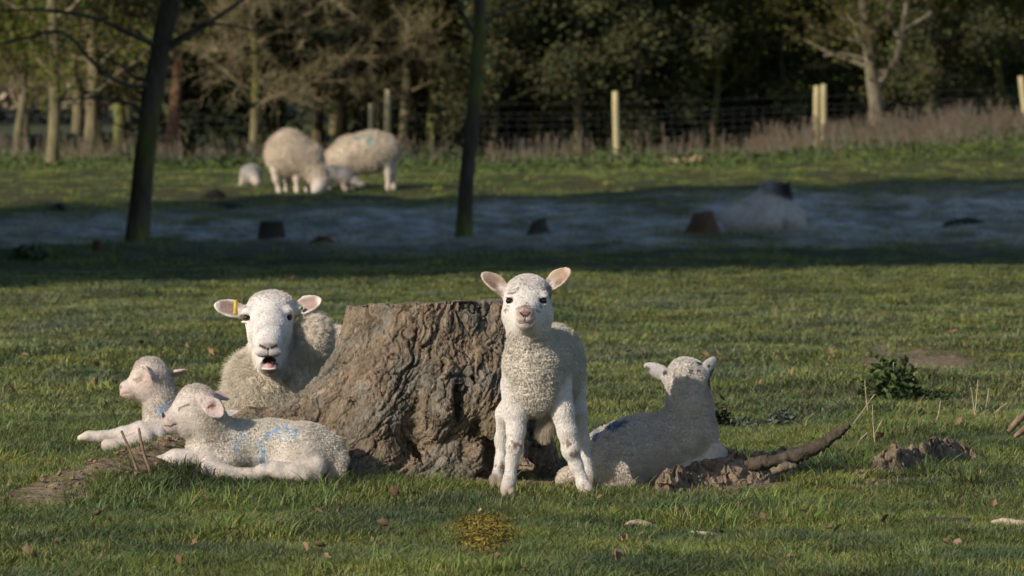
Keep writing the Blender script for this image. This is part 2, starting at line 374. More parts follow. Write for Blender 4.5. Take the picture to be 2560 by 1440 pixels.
def standing_lamb():
    s = Sculpt(-0.36, vox=2.7, base=WOOL, fur=4.2, curl=1.0)
    H = dict(col=WHITE, fur=3.6, curl=0.1)
    # trunk, deep chest, rump behind
    s.ell((1340, 930, 10), (74, 92, 86), k=26); s.ell((1338, 985, 25), (74, 88, 58), k=26)
    s.cone((1352, 900, 40), 72, (1380, 882, 203), 72, k=36); s.cone((1350, 955, 60), 70, (1384, 950, 203), 70, k=36)
    s.ell((1386, 925, 224), (70, 70, 90), k=36)
    s.cone((1332, 905, -5), 66, (1322, 835, -38), 52, k=34)
    # head
    s.ell((1318, 752, -46), (56, 72, 57), k=22, col=WHITE, fur=2.6, curl=0.3)
    s.ell((1320, 722, -40), (48, 60, 32), k=16, col=WHITE, fur=5, curl=0.4)
    s.cone((1317, 770, -75), 47, (1314, 788, -150), 26, k=22, col=WHITE, fur=1.6, curl=0)
    s.cone((1317, 800, -55), 42, (1314, 806, -140), 23, k=20, col=WHITE, fur=1.8, curl=0)
    s.cone((1290, 790, -55), 34, (1300, 812, -60), 30, k=20, col=WHITE, fur=2.6, curl=0.2); s.cone((1348, 790, -55), 34, (1336, 814, -60), 30, k=20, col=WHITE, fur=2.6, curl=0.2)
    s.ell((1313, 781, -171), (21, 11, 12), k=9, col=(0.42, 0.27, 0.22), fur=0, curl=0)      # nose pad
    s.ell((1314, 797, -166), (20, 12, 9), k=9, col=(0.5, 0.36, 0.30), fur=1.2, curl=0)
    s.ell((1314, 814, -155), (19, 16, 9), k=8, col=(0.5, 0.40, 0.33), fur=1.5, curl=0)
    s.ell((1297, 806, -150), (10, 12, 8), k=9, col=WHITE, fur=2, curl=0); s.ell((1331, 806, -150), (10, 12, 8), k=9, col=WHITE, fur=2, curl=0)
    # brow ridges and sockets
    for x, sg in ((1275, -1), (1356, 1)):
        s.ell((x - sg * 2, 736, -92), (17, 12, 9), k=12, col=WHITE, fur=1.8, curl=0)
        s.ell((x + sg * 4, 751, -106), (13, 12, 7), k=8, op='-'); s.ell((x - sg * 1, 741.5, -100), (14, 9, 3.6), k=5, col=WHITE, fur=0.8, curl=0); s.ell((x - sg * 1, 762, -99), (13, 8, 3.6), k=5, col=WHITE, fur=0.8, curl=0)
    s.cone((1302, 783, -184), 2.6, (1308, 789, -184), 2.4, k=3, op='-'); s.cone((1324, 783, -184), 2.6, (1318, 789, -184), 2.4, k=3, op='-')
    s.cone((1313, 790, -180), 1.8, (1313, 804, -178), 1.8, k=3, op='-')
    s.cone((1299, 808, -170), 1.8, (1314, 805, -178), 2.0, k=3, op='-'); s.cone((1314, 805, -178), 2.0, (1329, 808, -170), 1.8, k=3, op='-')
    tan = (0.40, 0.28, 0.19)
    s.ear((1276, 740, -40), (1200, 688, -46), (0.35, -0.8, 0.55), 25, th=4.2, cup=0.55, inner=tan, col=(0.60, 0.48, 0.39), shape=0.5)
    s.ear((1360, 730, -40), (1430, 677, -46), (-0.3, -0.8, 0.55), 26, th=4.2, cup=0.55, inner=tan, col=(0.60, 0.48, 0.39), shape=0.5)
    s.cone((1272, 735, -40), 17, (1256, 725, -42), 12, k=10, col=WHITE, fur=2.5, curl=0.1); s.cone((1364, 730, -40), 17, (1378, 716, -42), 12, k=10, col=WHITE, fur=2.5, curl=0.1)
    # forelegs
    s.chain([((1296, 965, 5), 44), ((1290, 1028, -12), 30), ((1290, 1078, -22), 21), ((1287, 1118, -26), 18.5), ((1280, 1150, -22), 13.5), ((1275, 1192, -25), 14)], k=12, **H)
    s.chain([((1386, 968, 5), 42), ((1407, 1030, -10), 27), ((1418, 1080, -20), 21.5), ((1427, 1125, -26), 20), ((1441, 1163, -22), 14), ((1456, 1203, -28), 14)], k=12, **H)
    hoof = (0.20, 0.15, 0.11)
    for x, y, d in ((1270, 1222, -42), (1466, 1236, -45)):
        s.cone((x + (4 if x < 1300 else -10), y - 26, d + 15), 14.5, (x, y - 8, d - 8), 17.5, k=8, col=WHITE, fur=2.6, curl=0)
        for g in (-8, 8): s.cone((x + g, y, d - 10), 11, (x + g * 1.3, y + 17, d - 28), 8, k=3, col=(0.45, 0.35, 0.28) if g < 0 else hoof, fur=0, curl=0)
    # hind legs
    s.chain([((1310, 985, 210), 50), ((1268, 1035, 203), 26), ((1256, 1100, 230), 16), ((1253, 1150, 224), 12), ((1244, 1186, 213), 14)], k=14, **H)
    s.chain([((1420, 960, 220), 46), ((1440, 1030, 210), 25), ((1456, 1098, 241), 15), ((1464, 1150, 234), 12), ((1473, 1192, 224), 14)], k=14, **H)
    for x, y, d in ((1243, 1205, 204), (1468, 1208, 213)):
        for g in (-8, 8): s.cone((x + g, y - 8, d), 13, (x + g, y + 8, d - 14), 10, k=3, col=hoof, fur=0, curl=0)
    s.chain([((1385, 985, 251), 22), ((1376, 1040, 259), 19), ((1362, 1078, 251), 12)], k=10, col=(0.62, 0.52, 0.40), fur=22, curl=0.2)   # tail seen between the legs
    B = (0.24, 0.16, 0.12); ops = []
    for c, r, rot in [((1285, 1118, -50), (17, 9, 40), 0), ((1292, 1108, -50), (10, 9, 40), 0), ((1418, 1108, -50), (9, 8, 40), 0), ((1436, 1134, -50), (17, 9, 40), -12), ((1254, 1168, 210), (16, 12, 60), 0), ((1460, 1215, -60), (8, 13, 40), 0)]:
        ops.append(dict(c=c, r=r, rot=rot, k=B, n=1.1, ns=7, a=0.9, **{'in': 0.3}))
    G = (0.22, 0.18, 0.17)
    for c, r, rot in [((1290, 726, -90), (13, 5, 40), -35), ((1277, 733, -90), (10, 4, 40), -20), ((1303, 740, -100), (5, 4, 40), 0), ((1347, 735, -90), (5, 9, 40), 20), ((1357, 726, -90), (9, 5, 40), 30), ((1333, 741, -100), (6, 4, 40), 0), ((1371, 722, -60), (9, 16, 60), 0), ((1377, 736, -50), (7, 12, 60), 0), ((1291, 785, -110), (4, 5, 60), 0), ((1345, 778, -110), (7, 5, 60), 0), ((1371, 700, -50), (8, 6, 40), 0), ((1266, 775, -90), (6, 6, 50), 0), ((1352, 765, -90), (8, 4, 50), 0)]:
        ops.append(dict(c=c, r=r, rot=rot, k=G, n=1.0, ns=5, a=0.75, **{'in': 0.35}))
    ops += [dict(c=(1313, 771, -150), r=(20, 14, 50), k=(0.26, 0.17, 0.13), n=0.8, ns=5, a=0.9),
            dict(c=(1313, 783, -176), r=(15, 9, 24), k=(0.24, 0.15, 0.13), a=0.9), dict(c=(1318, 812, -165), r=(14, 6, 25), k=(0.34, 0.23, 0.19), a=0.75), dict(c=(1300, 797, -150), r=(9, 12, 30), k=(0.36, 0.26, 0.2), n=0.8, ns=4, a=0.7), dict(c=(1330, 798, -150), r=(9, 12, 30), k=(0.36, 0.26, 0.2), n=0.8, ns=4, a=0.7)]
    ops += line_ops([(1301, 782, -182), (1309, 791, -184), (1313, 790, -184)], 3.0, DARK, 20) + line_ops([(1325, 782, -182), (1318, 791, -184), (1313, 790, -184)], 3.0, DARK, 20)
    ops += line_ops([(1313, 790, -184), (1313, 805, -180)], 1.9, DARK, 20) + line_ops([(1298, 809, -166), (1314, 806, -178), (1329, 809, -166)], 2.0, (0.08, 0.05, 0.045), 20)
    for x in (1272, 1359): ops.append(dict(c=(x, 752, -100), r=(13, 9, 22), k=(0.10, 0.07, 0.06), a=0.9, **{'in': 0.55}))
    ops += [dict(c=(1232, 712, -60), r=(16, 9, 30), rot=35, k=(0.25, 0.16, 0.12), n=0.4, a=0.6), dict(c=(1396, 705, -60), r=(16, 8, 30), rot=-40, k=(0.22, 0.14, 0.11), n=0.4, a=0.6)]
    def fm(V):
        px, py = proj(V); dep = (V[:, 1] - s.Y0) / s.u; m = np.ones(len(V))
        for x in (1272, 1359): m *= sstep(9, 15, np.hypot(px - x, (py - 752) * 1.3) + (dep > -60) * 50)
        m *= np.where((dep < -125) & (np.hypot(px - 1313, (py - 793) * 0.8) < 20), 0.1, 1); return m
    root, O, V, N = animal('standing_lamb', s, 'white lamb with brown-spotted face and knees standing upright facing the camera', 'lamb', (1360, 1235, 120), 120000, ops, furmask=fm, wool_cell=8, clump=7, wave_amp=2.0, wool_disp=1.0)
    eye(s, root, O, (1274, 752, -97), 9.5); eye(s, root, O, (1358, 752, -97), 9.5)

def sleeping_lamb():
    s = Sculpt(-0.12, vox=2.7, base=WOOL, fur=3.6, curl=0.8)
    SM = dict(col=(0.66, 0.58, 0.52), fur=1.8, curl=0.0)
    s.chain([((530, 1095, 5), 56), ((590, 1122, 20), 66), ((680, 1126, 30), 72), ((770, 1134, 20), 69), ((800, 1142, 10), 60)], k=26)
    s.ell((745, 1108, 0), (62, 62, 45), k=24); s.ell((560, 1150, -20), (60, 55, 40), k=20)
    s.ell((510, 1135, -15), (45, 45, 45), k=24)
    # neck and head, turned left and raised to the sun
    s.chain([((528, 1090, -5), 52), ((515, 1058, -15), 47), ((508, 1032, -22), 46)], k=26)
    s.ell((494, 1012, -28), (54, 50, 47), k=18, col=(0.62, 0.535, 0.465), fur=2.5, curl=0.5)
    s.ell((488, 990, -25), (32, 38, 26), k=16, fur=5, curl=0.8)
    s.cone((470, 1030, -32), 41, (428, 1046, -45), 23, k=20, **SM); s.cone((478, 1050, -30), 36, (436, 1064, -40), 19, k=20, **SM)
    s.cone((500, 1055, -30), 34, (470, 1066, -34), 27, k=18, col=(0.61, 0.54, 0.47), fur=2.2, curl=0.4)
    s.ell((417, 1041, -48), (13, 15, 13), k=8, col=(0.42, 0.3, 0.26), fur=0.6, curl=0)
    s.ell((419, 1058, -46), (12, 14, 9), k=8, col=(0.5, 0.37, 0.32), fur=1, curl=0); s.ell((428, 1069, -44), (13, 14, 9), k=8, col=(0.55, 0.42, 0.36), fur=1.5, curl=0)
    s.cone((455, 1006, -60), 12, (478, 1004, -68), 9, k=12, **SM)
    s.ell((462, 1018, -67), (13, 7, 9), ax=(1, -0.3, 0.2), k=8, **SM)                       # closed lid
    s.cone((408, 1036, -56), 3.2, (409, 1042, -58), 2.6, k=3, op='-')
    s.cone((415, 1064, -56), 1.8, (440, 1062, -66), 1.8, k=3, op='-'); s.cone((448, 1020, -76), 1.6, (474, 1013, -79), 1.6, k=2, op='-')
    s.ear((512, 1000, -66), (557, 1042, -76), (0.15, -0.95, 0.1), 24, th=4.0, cup=0.5, inner=(0.66, 0.50, 0.45), col=(0.68, 0.59, 0.53), shape=0.42)
    s.ear((520, 985, 8), (572, 1002, 25), (0.2, -0.3, 0.9), 20, th=4.0, cup=0.4, inner=PINK, col=WOOL)
    s.cone((508, 998, -58), 19, (524, 1008, -66), 15, k=10, col=(0.72, 0.6, 0.53), fur=3, curl=0.3)
    # stretched foreleg, folded foreleg
    s.chain([((510, 1148, -35), 38), ((462, 1152, -50), 27), ((438, 1150, -55), 25), ((395, 1160, -62), 17), ((350, 1167, -66), 15.5), ((326, 1166, -68), 18)], k=10, **SM)
    s.cone((314, 1168, -74), 14, (303, 1176, -77), 9, k=5, col=(0.42, 0.34, 0.14), fur=0, curl=0); s.cone((318, 1174, -62), 13, (308, 1184, -64), 9, k=4, col=(0.12, 0.09, 0.07), fur=0, curl=0)
    s.chain([((520, 1165, -75), 26), ((560, 1182, -85), 18), ((620, 1188, -80), 16), ((660, 1192, -70), 13)], k=10, **SM)
    # hind leg folded under, foot forward, tail
    s.ell((742, 1150, -40), (66, 42, 44), ax=(1, 0, 0.25), k=20, col=(0.62, 0.54, 0.465), fur=2.2, curl=0.4)
    s.chain([((790, 1168, -60), 27), ((740, 1180, -82), 20), ((690, 1172, -84), 17), ((655, 1178, -80), 15), ((625, 1190, -78), 14)], k=10, **SM)
    s.chain([((700, 1185, -84), 17), ((760, 1190, -84), 17), ((790, 1194, -70), 14)], k=10, **SM)
    s.chain([((835, 1120, 5), 26), ((850, 1150, -12), 19), ((842, 1180, -25), 17), ((826, 1192, -30), 13)], k=10, col=WOOL, fur=6, curl=0.7)
    BL = (0.20, 0.42, 0.68); ops = []
    for pts, r, a in [([(598, 1082, -50), (588, 1100, -60), (590, 1128, -60)], 6, 0.75), ([(612, 1086, -50), (606, 1110, -60)], 4, 0.5),
                      ([(648, 1110, -60), (656, 1130, -60), (650, 1150, -60), (664, 1160, -60)], 10, 0.65), ([(668, 1098, -60), (690, 1078, -50), (718, 1068, -40), (740, 1078, -50), (730, 1092, -50), (700, 1096, -50)], 5.5, 0.8), ([(665, 1092, -50), (680, 1075, -50)], 6, 0.8)]:
        ops += line_ops(pts, r * 1.7, BL, 80, n=0.5, ns=7, a=a * 0.5, **{'in': 0.2})
    ops += line_ops([(447, 1026, -72), (449, 1020, -76), (460, 1015, -78), (474, 1011, -76)], 2.2, (0.14, 0.09, 0.08), 24)
    ops += line_ops([(414, 1064, -60), (426, 1066, -64), (442, 1060, -66)], 2.4, (0.16, 0.09, 0.08), 24)
    ops += [dict(c=(408, 1038, -58), r=(7, 10, 22), k=(0.06, 0.04, 0.04), n=0.3, ns=5), dict(c=(414, 1024, -58), r=(6, 9, 30), rot=35, k=(0.10, 0.08, 0.08), n=0.4, ns=5, a=0.8), dict(c=(422, 1052, -60), r=(12, 10, 22), k=(0.30, 0.2, 0.18), a=0.6, sp=3),
            dict(c=(527, 1016, -74), r=(10, 9, 22), k=(0.35, 0.06, 0.06), n=0.5, ns=5, a=0.8), dict(c=(500, 975, -50), r=(34, 14, 60), k=(0.45, 0.38, 0.31), a=0.5, n=0.3),
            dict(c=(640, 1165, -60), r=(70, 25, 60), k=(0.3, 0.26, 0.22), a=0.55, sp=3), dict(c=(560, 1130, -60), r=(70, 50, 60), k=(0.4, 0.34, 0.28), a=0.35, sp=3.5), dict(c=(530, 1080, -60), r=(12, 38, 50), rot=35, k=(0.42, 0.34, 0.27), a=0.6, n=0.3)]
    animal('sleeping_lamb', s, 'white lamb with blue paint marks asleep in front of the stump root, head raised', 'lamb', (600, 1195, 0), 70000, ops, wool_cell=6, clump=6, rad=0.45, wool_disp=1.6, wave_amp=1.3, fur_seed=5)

def lamb_behind():
    s = Sculpt(0.62, vox=3.0, base=(0.60, 0.525, 0.46), fur=3.6, curl=0.8)
    SM = dict(col=(0.66, 0.58, 0.52), fur=2, curl=0.0)
    s.chain([((410, 1085, 20), 56), ((490, 1085, 50), 62), ((590, 1090, 70), 62)], k=26, col=WHITE, fur=3, curl=0.5)
    s.chain([((408, 1060, 10), 48), ((403, 1010, 5), 40), ((396, 975, 0), 41)], k=24)
    s.ell((378, 940, -5), (47, 45, 41), k=16, col=(0.60, 0.52, 0.45), fur=2.5, curl=0.5); s.ell((372, 918, -5), (30, 32, 22), k=14, fur=7, curl=1)
    s.cone((362, 955, -8), 34, (322, 968, -20), 19, k=18, **SM); s.cone((366, 968, -8), 30, (328, 982, -18), 15, k=18, **SM)
    s.cone((385, 968, -10), 28, (362, 978, -12), 22, k=14, **SM)
    s.ell((311, 968, -22), (12, 13, 12), k=8, col=(0.55, 0.38, 0.33), fur=0.6, curl=0); s.ell((312, 985, -20), (12, 12, 8), k=8, col=(0.6, 0.43, 0.38), fur=1, curl=0)
    s.cone((336, 934, -34), 9, (352, 930, -40), 8, k=10, **SM); s.ell((342, 945, -41), (11, 6, 7), ax=(1, -0.4, 0), k=7, **SM)
    s.cone((302, 966, -30), 2.4, (303, 970, -31), 2, k=2, op='-'); s.cone((306, 984, -30), 1.5, (322, 982, -36), 1.5, k=2, op='-')
    s.ear((384, 950, -36), (362, 908, -62), (-0.8, -0.55, 0.15), 20, th=4, cup=0.5, inner=(0.58, 0.42, 0.38), col=(0.68, 0.58, 0.52), shape=0.4)
    s.ear((410, 935, 10), (468, 922, 20), (0.1, -0.4, -0.9), 19, th=4, cup=0.4, inner=PINK, col=(0.70, 0.55, 0.48), shape=0.5)
    s.cone((384, 948, -32), 16, (378, 934, -44), 12, k=10, col=(0.72, 0.6, 0.53), fur=3, curl=0.3)
    s.chain([((390, 1090, -30), 36), ((350, 1080, -45), 25), ((310, 1084, -50), 17), ((255, 1092, -52), 13), ((222, 1092, -52), 15)], k=10, **SM)
    s.cone((214, 1092, -58), 12, (201, 1095, -62), 8, k=4, col=(0.7, 0.6, 0.5), fur=0, curl=0)
    s.chain([((360, 1100, -60), 30), ((330, 1108, -75), 20), ((290, 1112, -80), 15), ((268, 1112, -80), 15)], k=8, **SM)
    ops = line_ops([(416, 1012, -40), (408, 1024, -40), (400, 1030, -40)], 12, (0.30, 0.50, 0.74), 60, n=0.5, a=0.35)
    ops += line_ops([(334, 949, -46), (343, 947, -48), (352, 942, -46)], 1.9, (0.2, 0.12, 0.1), 20) + line_ops([(304, 985, -30), (314, 985, -34), (323, 981, -34)], 1.8, (0.2, 0.12, 0.1), 20)
    ops += [dict(c=(302, 968, -30), r=(4, 6, 14), k=(0.08, 0.05, 0.05)), dict(c=(340, 960, -40), r=(60, 50, 60), k=(0.74, 0.55, 0.48), a=0.35)]
    animal('dozing_lamb', s, 'white lamb dozing in profile behind the sleeping lamb, one ear stuck out', 'lamb', (400, 1130, 0), 45000, ops, wool_cell=6, clump=5, rad=0.45, wool_disp=1.2, fur_seed=6)

def lamb_facing_away():
    s = Sculpt(0.02, vox=2.9, base=(0.58, 0.52, 0.45), fur=3.8, curl=0.9)
    SM = dict(col=(0.62, 0.55, 0.48), fur=2.2, curl=0.1)
    s.chain([((1540, 1146, 30), 84), ((1600, 1132, 20), 86), ((1680, 1110, 0), 76), ((1725, 1090, -20), 64)], k=34)
    s.ell((1508, 1150, 10), (48, 50, 64), k=30); s.ell((1565, 1175, -10), (80, 50, 52), ax=(1, 0, 0.1), k=30)
    s.chain([((1725, 1070, -25), 62), ((1724, 1020, -32), 53), ((1722, 975, -36), 50)], k=26)
    s.ell((1714, 948, -30), (50, 55, 44), k=18, col=(0.70, 0.63, 0.55), fur=6, curl=0.4); s.ell((1710, 918, -30), (26, 30, 18), k=14, col=WHITE, fur=7, curl=0.4)
    s.cone((1718, 945, -10), 44, (1735, 925, 65), 26, k=20, col=WHITE, fur=3, curl=0)
    s.ear((1684, 950, -40), (1608, 914, -30), (0.3, 0.85, 0.3), 20, th=4.2, cup=0.5, inner=PINK, col=(0.52, 0.48, 0.46), shape=0.45)
    s.ear((1748, 955, -40), (1792, 894, -25), (-0.6, 0.8, -0.1), 20, th=4.2, cup=0.5, inner=PINK, col=(0.52, 0.48, 0.46), shape=0.45)
    s.cone((1690, 955, -40), 19, (1672, 946, -37), 15, k=10, col=(0.6, 0.54, 0.5), fur=4, curl=0.2); s.cone((1744, 955, -40), 19, (1756, 940, -35), 15, k=10, col=(0.6, 0.54, 0.5), fur=4, curl=0.2)
    s.chain([((1740, 1120, -15), 43), ((1780, 1135, -35), 29), ((1794, 1145, -25), 26), ((1770, 1158, -45), 20), ((1720, 1165, -55), 16)], k=14, **SM)
    s.chain([((1490, 1175, 0), 36), ((1445, 1185, 10), 26), ((1418, 1198, 15), 23), ((1406, 1216, 15), 16)], k=14, col=(0.66, 0.58, 0.48), fur=3.6, curl=0.8)
    s.chain([((1640, 1170, 10), 44), ((1600, 1200, -30), 22), ((1540, 1212, -40), 16)], k=14, **SM)
    ops = [dict(c=(1545, 1066, 10), r=(36, 15, 80), rot=-14, k=(0.03, 0.13, 0.24), n=0.5, ns=9, a=0.9, **{'in': 0.4}), dict(c=(1490, 1090, 10), r=(22, 12, 70), rot=-55, k=(0.03, 0.13, 0.24), n=0.4, ns=9, a=0.85, **{'in': 0.4}),
           dict(c=(1727, 928, -70), r=(8, 8, 40), k=(0.15, 0.13, 0.13), n=0.4, ns=5, a=0.8), dict(c=(1720, 942, -70), r=(9, 8, 40), k=(0.2, 0.18, 0.17), n=0.5, ns=5, a=0.7), dict(c=(1689, 938, -70), r=(8, 8, 40), k=(0.25, 0.22, 0.2), n=0.5, ns=5, a=0.6),
           dict(c=(1664, 932, -45), r=(7, 9, 40), rot=40, k=(0.05, 0.05, 0.06), n=0.4, ns=5, a=0.9), dict(c=(1618, 922, -35), r=(7, 9, 40), k=(0.06, 0.05, 0.06), n=0.4, ns=5, a=0.8), dict(c=(1772, 915, -40), r=(5, 5, 40), k=(0.05, 0.05, 0.06)),
           dict(c=(1776, 948, -30), r=(9, 34, 40), rot=20, k=(0.04, 0.035, 0.035), n=0.3, ns=6, a=0.9), dict(c=(1748, 908, -10), r=(14, 7, 60), k=(0.06, 0.05, 0.05), n=0.3, ns=6, a=0.9), dict(c=(1745, 927, -60), r=(4, 4, 40), k=(0.1, 0.08, 0.08))]
    animal('resting_lamb', s, 'white lamb lying with its back to the camera by the soil mound, head turned away', 'lamb', (1600, 1215, 40), 80000, ops, wool_cell=6, clump=6, rad=0.5, wool_disp=1.8, wave_amp=1.5, fur_seed=7)

def ewe():
    s = Sculpt(1.0, vox=2.7, base=(0.70, 0.62, 0.50), fur=14, curl=0.7)
    FC = dict(col=(0.76, 0.70, 0.65), fur=2.6, curl=0)
    # body and thick neck fleece
    s.chain([((705, 990, 60), 108), ((790, 985, 330), 145), ((900, 990, 650), 150)], k=60)
    s.ell((664, 1010, -10), (94, 80, 96), k=36, fur=24); s.ell((618, 955, 20), (34, 66, 56), k=24, fur=30, curl=0.5); s.chain([((692, 900, 40), 76), ((676, 960, 0), 86)], k=36, fur=18)
    s.ell((788, 846, 10), (42, 66, 62), k=20, fur=14, curl=1.0); s.ell((750, 890, 30), (52, 60, 66), k=30, fur=12)
    s.ell((838, 868, 420), (36, 90, 50), k=24, fur=12)
    # skull, long face sloping to the muzzle
    s.ell((674, 790, 10), (60, 72, 56), k=20, **FC); s.ell((680, 758, 10), (50, 50, 26), k=18, col=(0.68, 0.62, 0.56), fur=8, curl=0.3)
    s.chain([((673, 795, -5), 56), ((673, 825, -75), 42), ((671, 850, -140), 33), ((670, 868, -180), 28)], k=20, **FC)
    s.chain([((675, 775, -48), 20), ((673, 812, -100), 17), ((671, 845, -155), 15)], k=14, **FC)
    s.chain([((676, 850, 20), 52), ((674, 880, -60), 38), ((672, 908, -120), 26), ((672, 920, -142), 20)], k=16, **FC)
    s.ell((646, 835, -30), (26, 50, 34), k=20, **FC); s.ell((702, 835, -30), (26, 50, 34), k=20, **FC)
    s.ell((670, 862, -196), (24, 16, 12), k=10, col=(0.5, 0.42, 0.4), fur=0.8, curl=0)
    s.ell((656, 880, -190), (19, 16, 12), k=10, col=(0.62, 0.54, 0.51), fur=1.4, curl=0); s.ell((685, 880, -190), (19, 16, 12), k=10, col=(0.62, 0.54, 0.51), fur=1.4, curl=0)
    s.ell((672, 918, -150), (27, 26, 16), k=10, col=(0.55, 0.48, 0.45), fur=2, curl=0)
    s.ell((673, 904, -176), (20.5, 46, 12.5), k=5, op='-')                                        # open mouth
    s.cone((674, 917, -150), 11, (673, 914, -168), 10, k=5, col=(0.55, 0.22, 0.20), fur=0, curl=0)     # tongue
    for x, sg in ((617, -1), (720, 1)):
        s.ell((x - sg * 4, 778, -38), (16, 16, 10), k=12, **FC); s.ell((x + sg * 3, 794, -36), (14, 15, 9), k=7, op='-'); s.ell((x - sg * 2, 783.5, -36), (16, 11, 3.6), k=5, col=FC['col'], fur=0.8, curl=0); s.ell((x, 804.5, -30), (14, 10, 3.4), k=5, col=FC['col'], fur=0.8, curl=0)
    s.cone((656, 862, -212), 3.2, (664, 868, -213), 2.6, k=3, op='-'); s.cone((686, 862, -212), 3.2, (677, 868, -213), 2.6, k=3, op='-'); s.cone((670, 870, -212), 1.8, (670, 888, -206), 1.8, k=3, op='-')
    PK = (0.42, 0.29, 0.25)
    s.ear((624, 786, 20), (532, 766, -6), (0.25, -0.85, 0.35), 24, th=4.4, cup=0.65, inner=PK, col=(0.78, 0.70, 0.63), shape=0.5)
    s.ear((728, 780, 20), (808, 752, -6), (-0.25, -0.85, 0.35), 24, th=4.4, cup=0.65, inner=PK, col=(0.78, 0.70, 0.63), shape=0.5)
    s.cone((632, 784, 15), 20, (606, 782, 12), 14, k=10, **FC); s.cone((716, 780, 15), 20, (742, 776, 12), 14, k=10, **FC)
    ops = line_ops([(651, 864, -206), (662, 869, -212), (670, 872, -212)], 4.6, (0.045, 0.035, 0.035), 26) + line_ops([(690, 864, -206), (679, 869, -212), (670, 872, -212)], 4.6, (0.045, 0.035, 0.035), 26)
    ops += line_ops([(670, 872, -212), (670, 890, -204)], 2.3, (0.06, 0.05, 0.05), 26) + line_ops([(650, 895, -190), (660, 893, -196), (671, 889, -198), (682, 893, -196), (693, 895, -190)], 2.8, (0.10, 0.07, 0.07), 26)
    ops += [dict(c=(670, 862, -200), r=(26, 11, 26), k=(0.16, 0.13, 0.13), a=0.8, **{'in': 0.3}), dict(c=(656, 884, -195), r=(16, 12, 26), k=(0.40, 0.36, 0.36), a=0.6), dict(c=(686, 884, -195), r=(16, 12, 26), k=(0.40, 0.36, 0.36), a=0.6),
            dict(c=(673, 902, -150), r=(19, 11, 45), k=(0.05, 0.02, 0.02), a=0.96, **{'in': 0.85}), dict(c=(673, 913, -160), r=(15, 7, 22), k=(0.55, 0.22, 0.20), a=0.95), dict(c=(673, 928, -160), r=(24, 8, 30), k=(0.20, 0.17, 0.17), a=0.75), dict(c=(654, 915, -160), r=(5, 14, 30), k=(0.12, 0.10, 0.10), a=0.7), dict(c=(692, 915, -160), r=(5, 14, 30), k=(0.12, 0.10, 0.10), a=0.7),
            dict(c=(616, 795, -35), r=(15, 10, 22), k=(0.13, 0.09, 0.07), a=0.9, **{'in': 0.5}), dict(c=(722, 791, -35), r=(15, 10, 22), k=(0.13, 0.09, 0.07), a=0.9, **{'in': 0.5}), dict(c=(626, 803, -50), r=(5, 10, 22), rot=-30, k=(0.45, 0.28, 0.22), a=0.6),
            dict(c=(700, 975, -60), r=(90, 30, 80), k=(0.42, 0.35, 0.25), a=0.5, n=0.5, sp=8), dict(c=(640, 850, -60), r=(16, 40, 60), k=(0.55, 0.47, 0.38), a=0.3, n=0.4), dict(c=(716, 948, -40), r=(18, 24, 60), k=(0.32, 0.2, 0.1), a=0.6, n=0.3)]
    def fm(V):
        px, py = proj(V); dep = (V[:, 1] - s.Y0) / s.u; m = np.ones(len(V))
        for x, y in ((616, 795), (722, 791)): m *= sstep(10, 16, np.hypot(px - x, (py - y) * 1.3) + (dep > 0) * 50)
        m *= np.where((dep < -120) & (np.hypot((px - 672) * 1.2, (py - 900)) < 30), 0.0, 1); return m
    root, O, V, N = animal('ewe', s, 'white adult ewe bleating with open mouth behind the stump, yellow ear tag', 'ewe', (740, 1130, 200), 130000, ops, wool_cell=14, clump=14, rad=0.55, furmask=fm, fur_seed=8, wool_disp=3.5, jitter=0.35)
    eye(s, root, O, (618, 795, -27), 11, mat=M['amber']); eye(s, root, O, (720, 792, -27), 11, mat=M['amber'])
    mb = MB(); bar, f = tube([(0, 0, -17 * s.u), (0, -4 * s.u, -8 * s.u), (0, -5 * s.u, 0), (0, -4 * s.u, 8 * s.u), (0, 0, 17 * s.u)], [5 * s.u] * 5, 8); mb.add(bar, f)
    for z in (-13, 13):
        v, f = tube([(0, 4 * s.u, z * s.u), (0, -7 * s.u, z * s.u)], [6.2 * s.u] * 2, 12); mb.add(v, f)
    e = obj('ear_tag', mb.mesh('ear_tag'), flat_mat('yellow_plastic', (0.55, 0.38, 0.03), 0.4), root, label='yellow plastic ear tag clipped through the left-hand ear'); e.location = Vector(s.P((589, 768, -22)) - O)
    mb = MB(); v, f = tube([(0, 4 * s.u, 0), (0, -6 * s.u, 0)], [6 * s.u] * 2, 12); mb.add(v, f); v, f = tube([(0, -6 * s.u, 0), (0, -8 * s.u, 0)], [3 * s.u] * 2, 10); mb.add(v, f)
    e = obj('ear_tag', mb.mesh('green_tag'), flat_mat('green_plastic', (0.16, 0.28, 0.14), 0.4), root, label='small green button tag in the right-hand ear'); e.location = Vector(s.P((752, 770, -14)) - O)
    v, f = tube(s.P((0, 0, 0)) * 0 + np.array([s.P((655 + i * 6, 921 - 2.2 * math.sin(i / 6 * math.pi) + 4 * math.sin(i / 6 * math.pi), -172 - 5 * math.sin(i / 6 * math.pi))) - O for i in range(7)]), [3.0 * s.u] * 7, 6)
    mb = MB(); mb.add(v, f); obj('lower_teeth', mb.mesh('lower_teeth'), flat_mat('teeth', (0.72, 0.55, 0.46), 0.4), root)
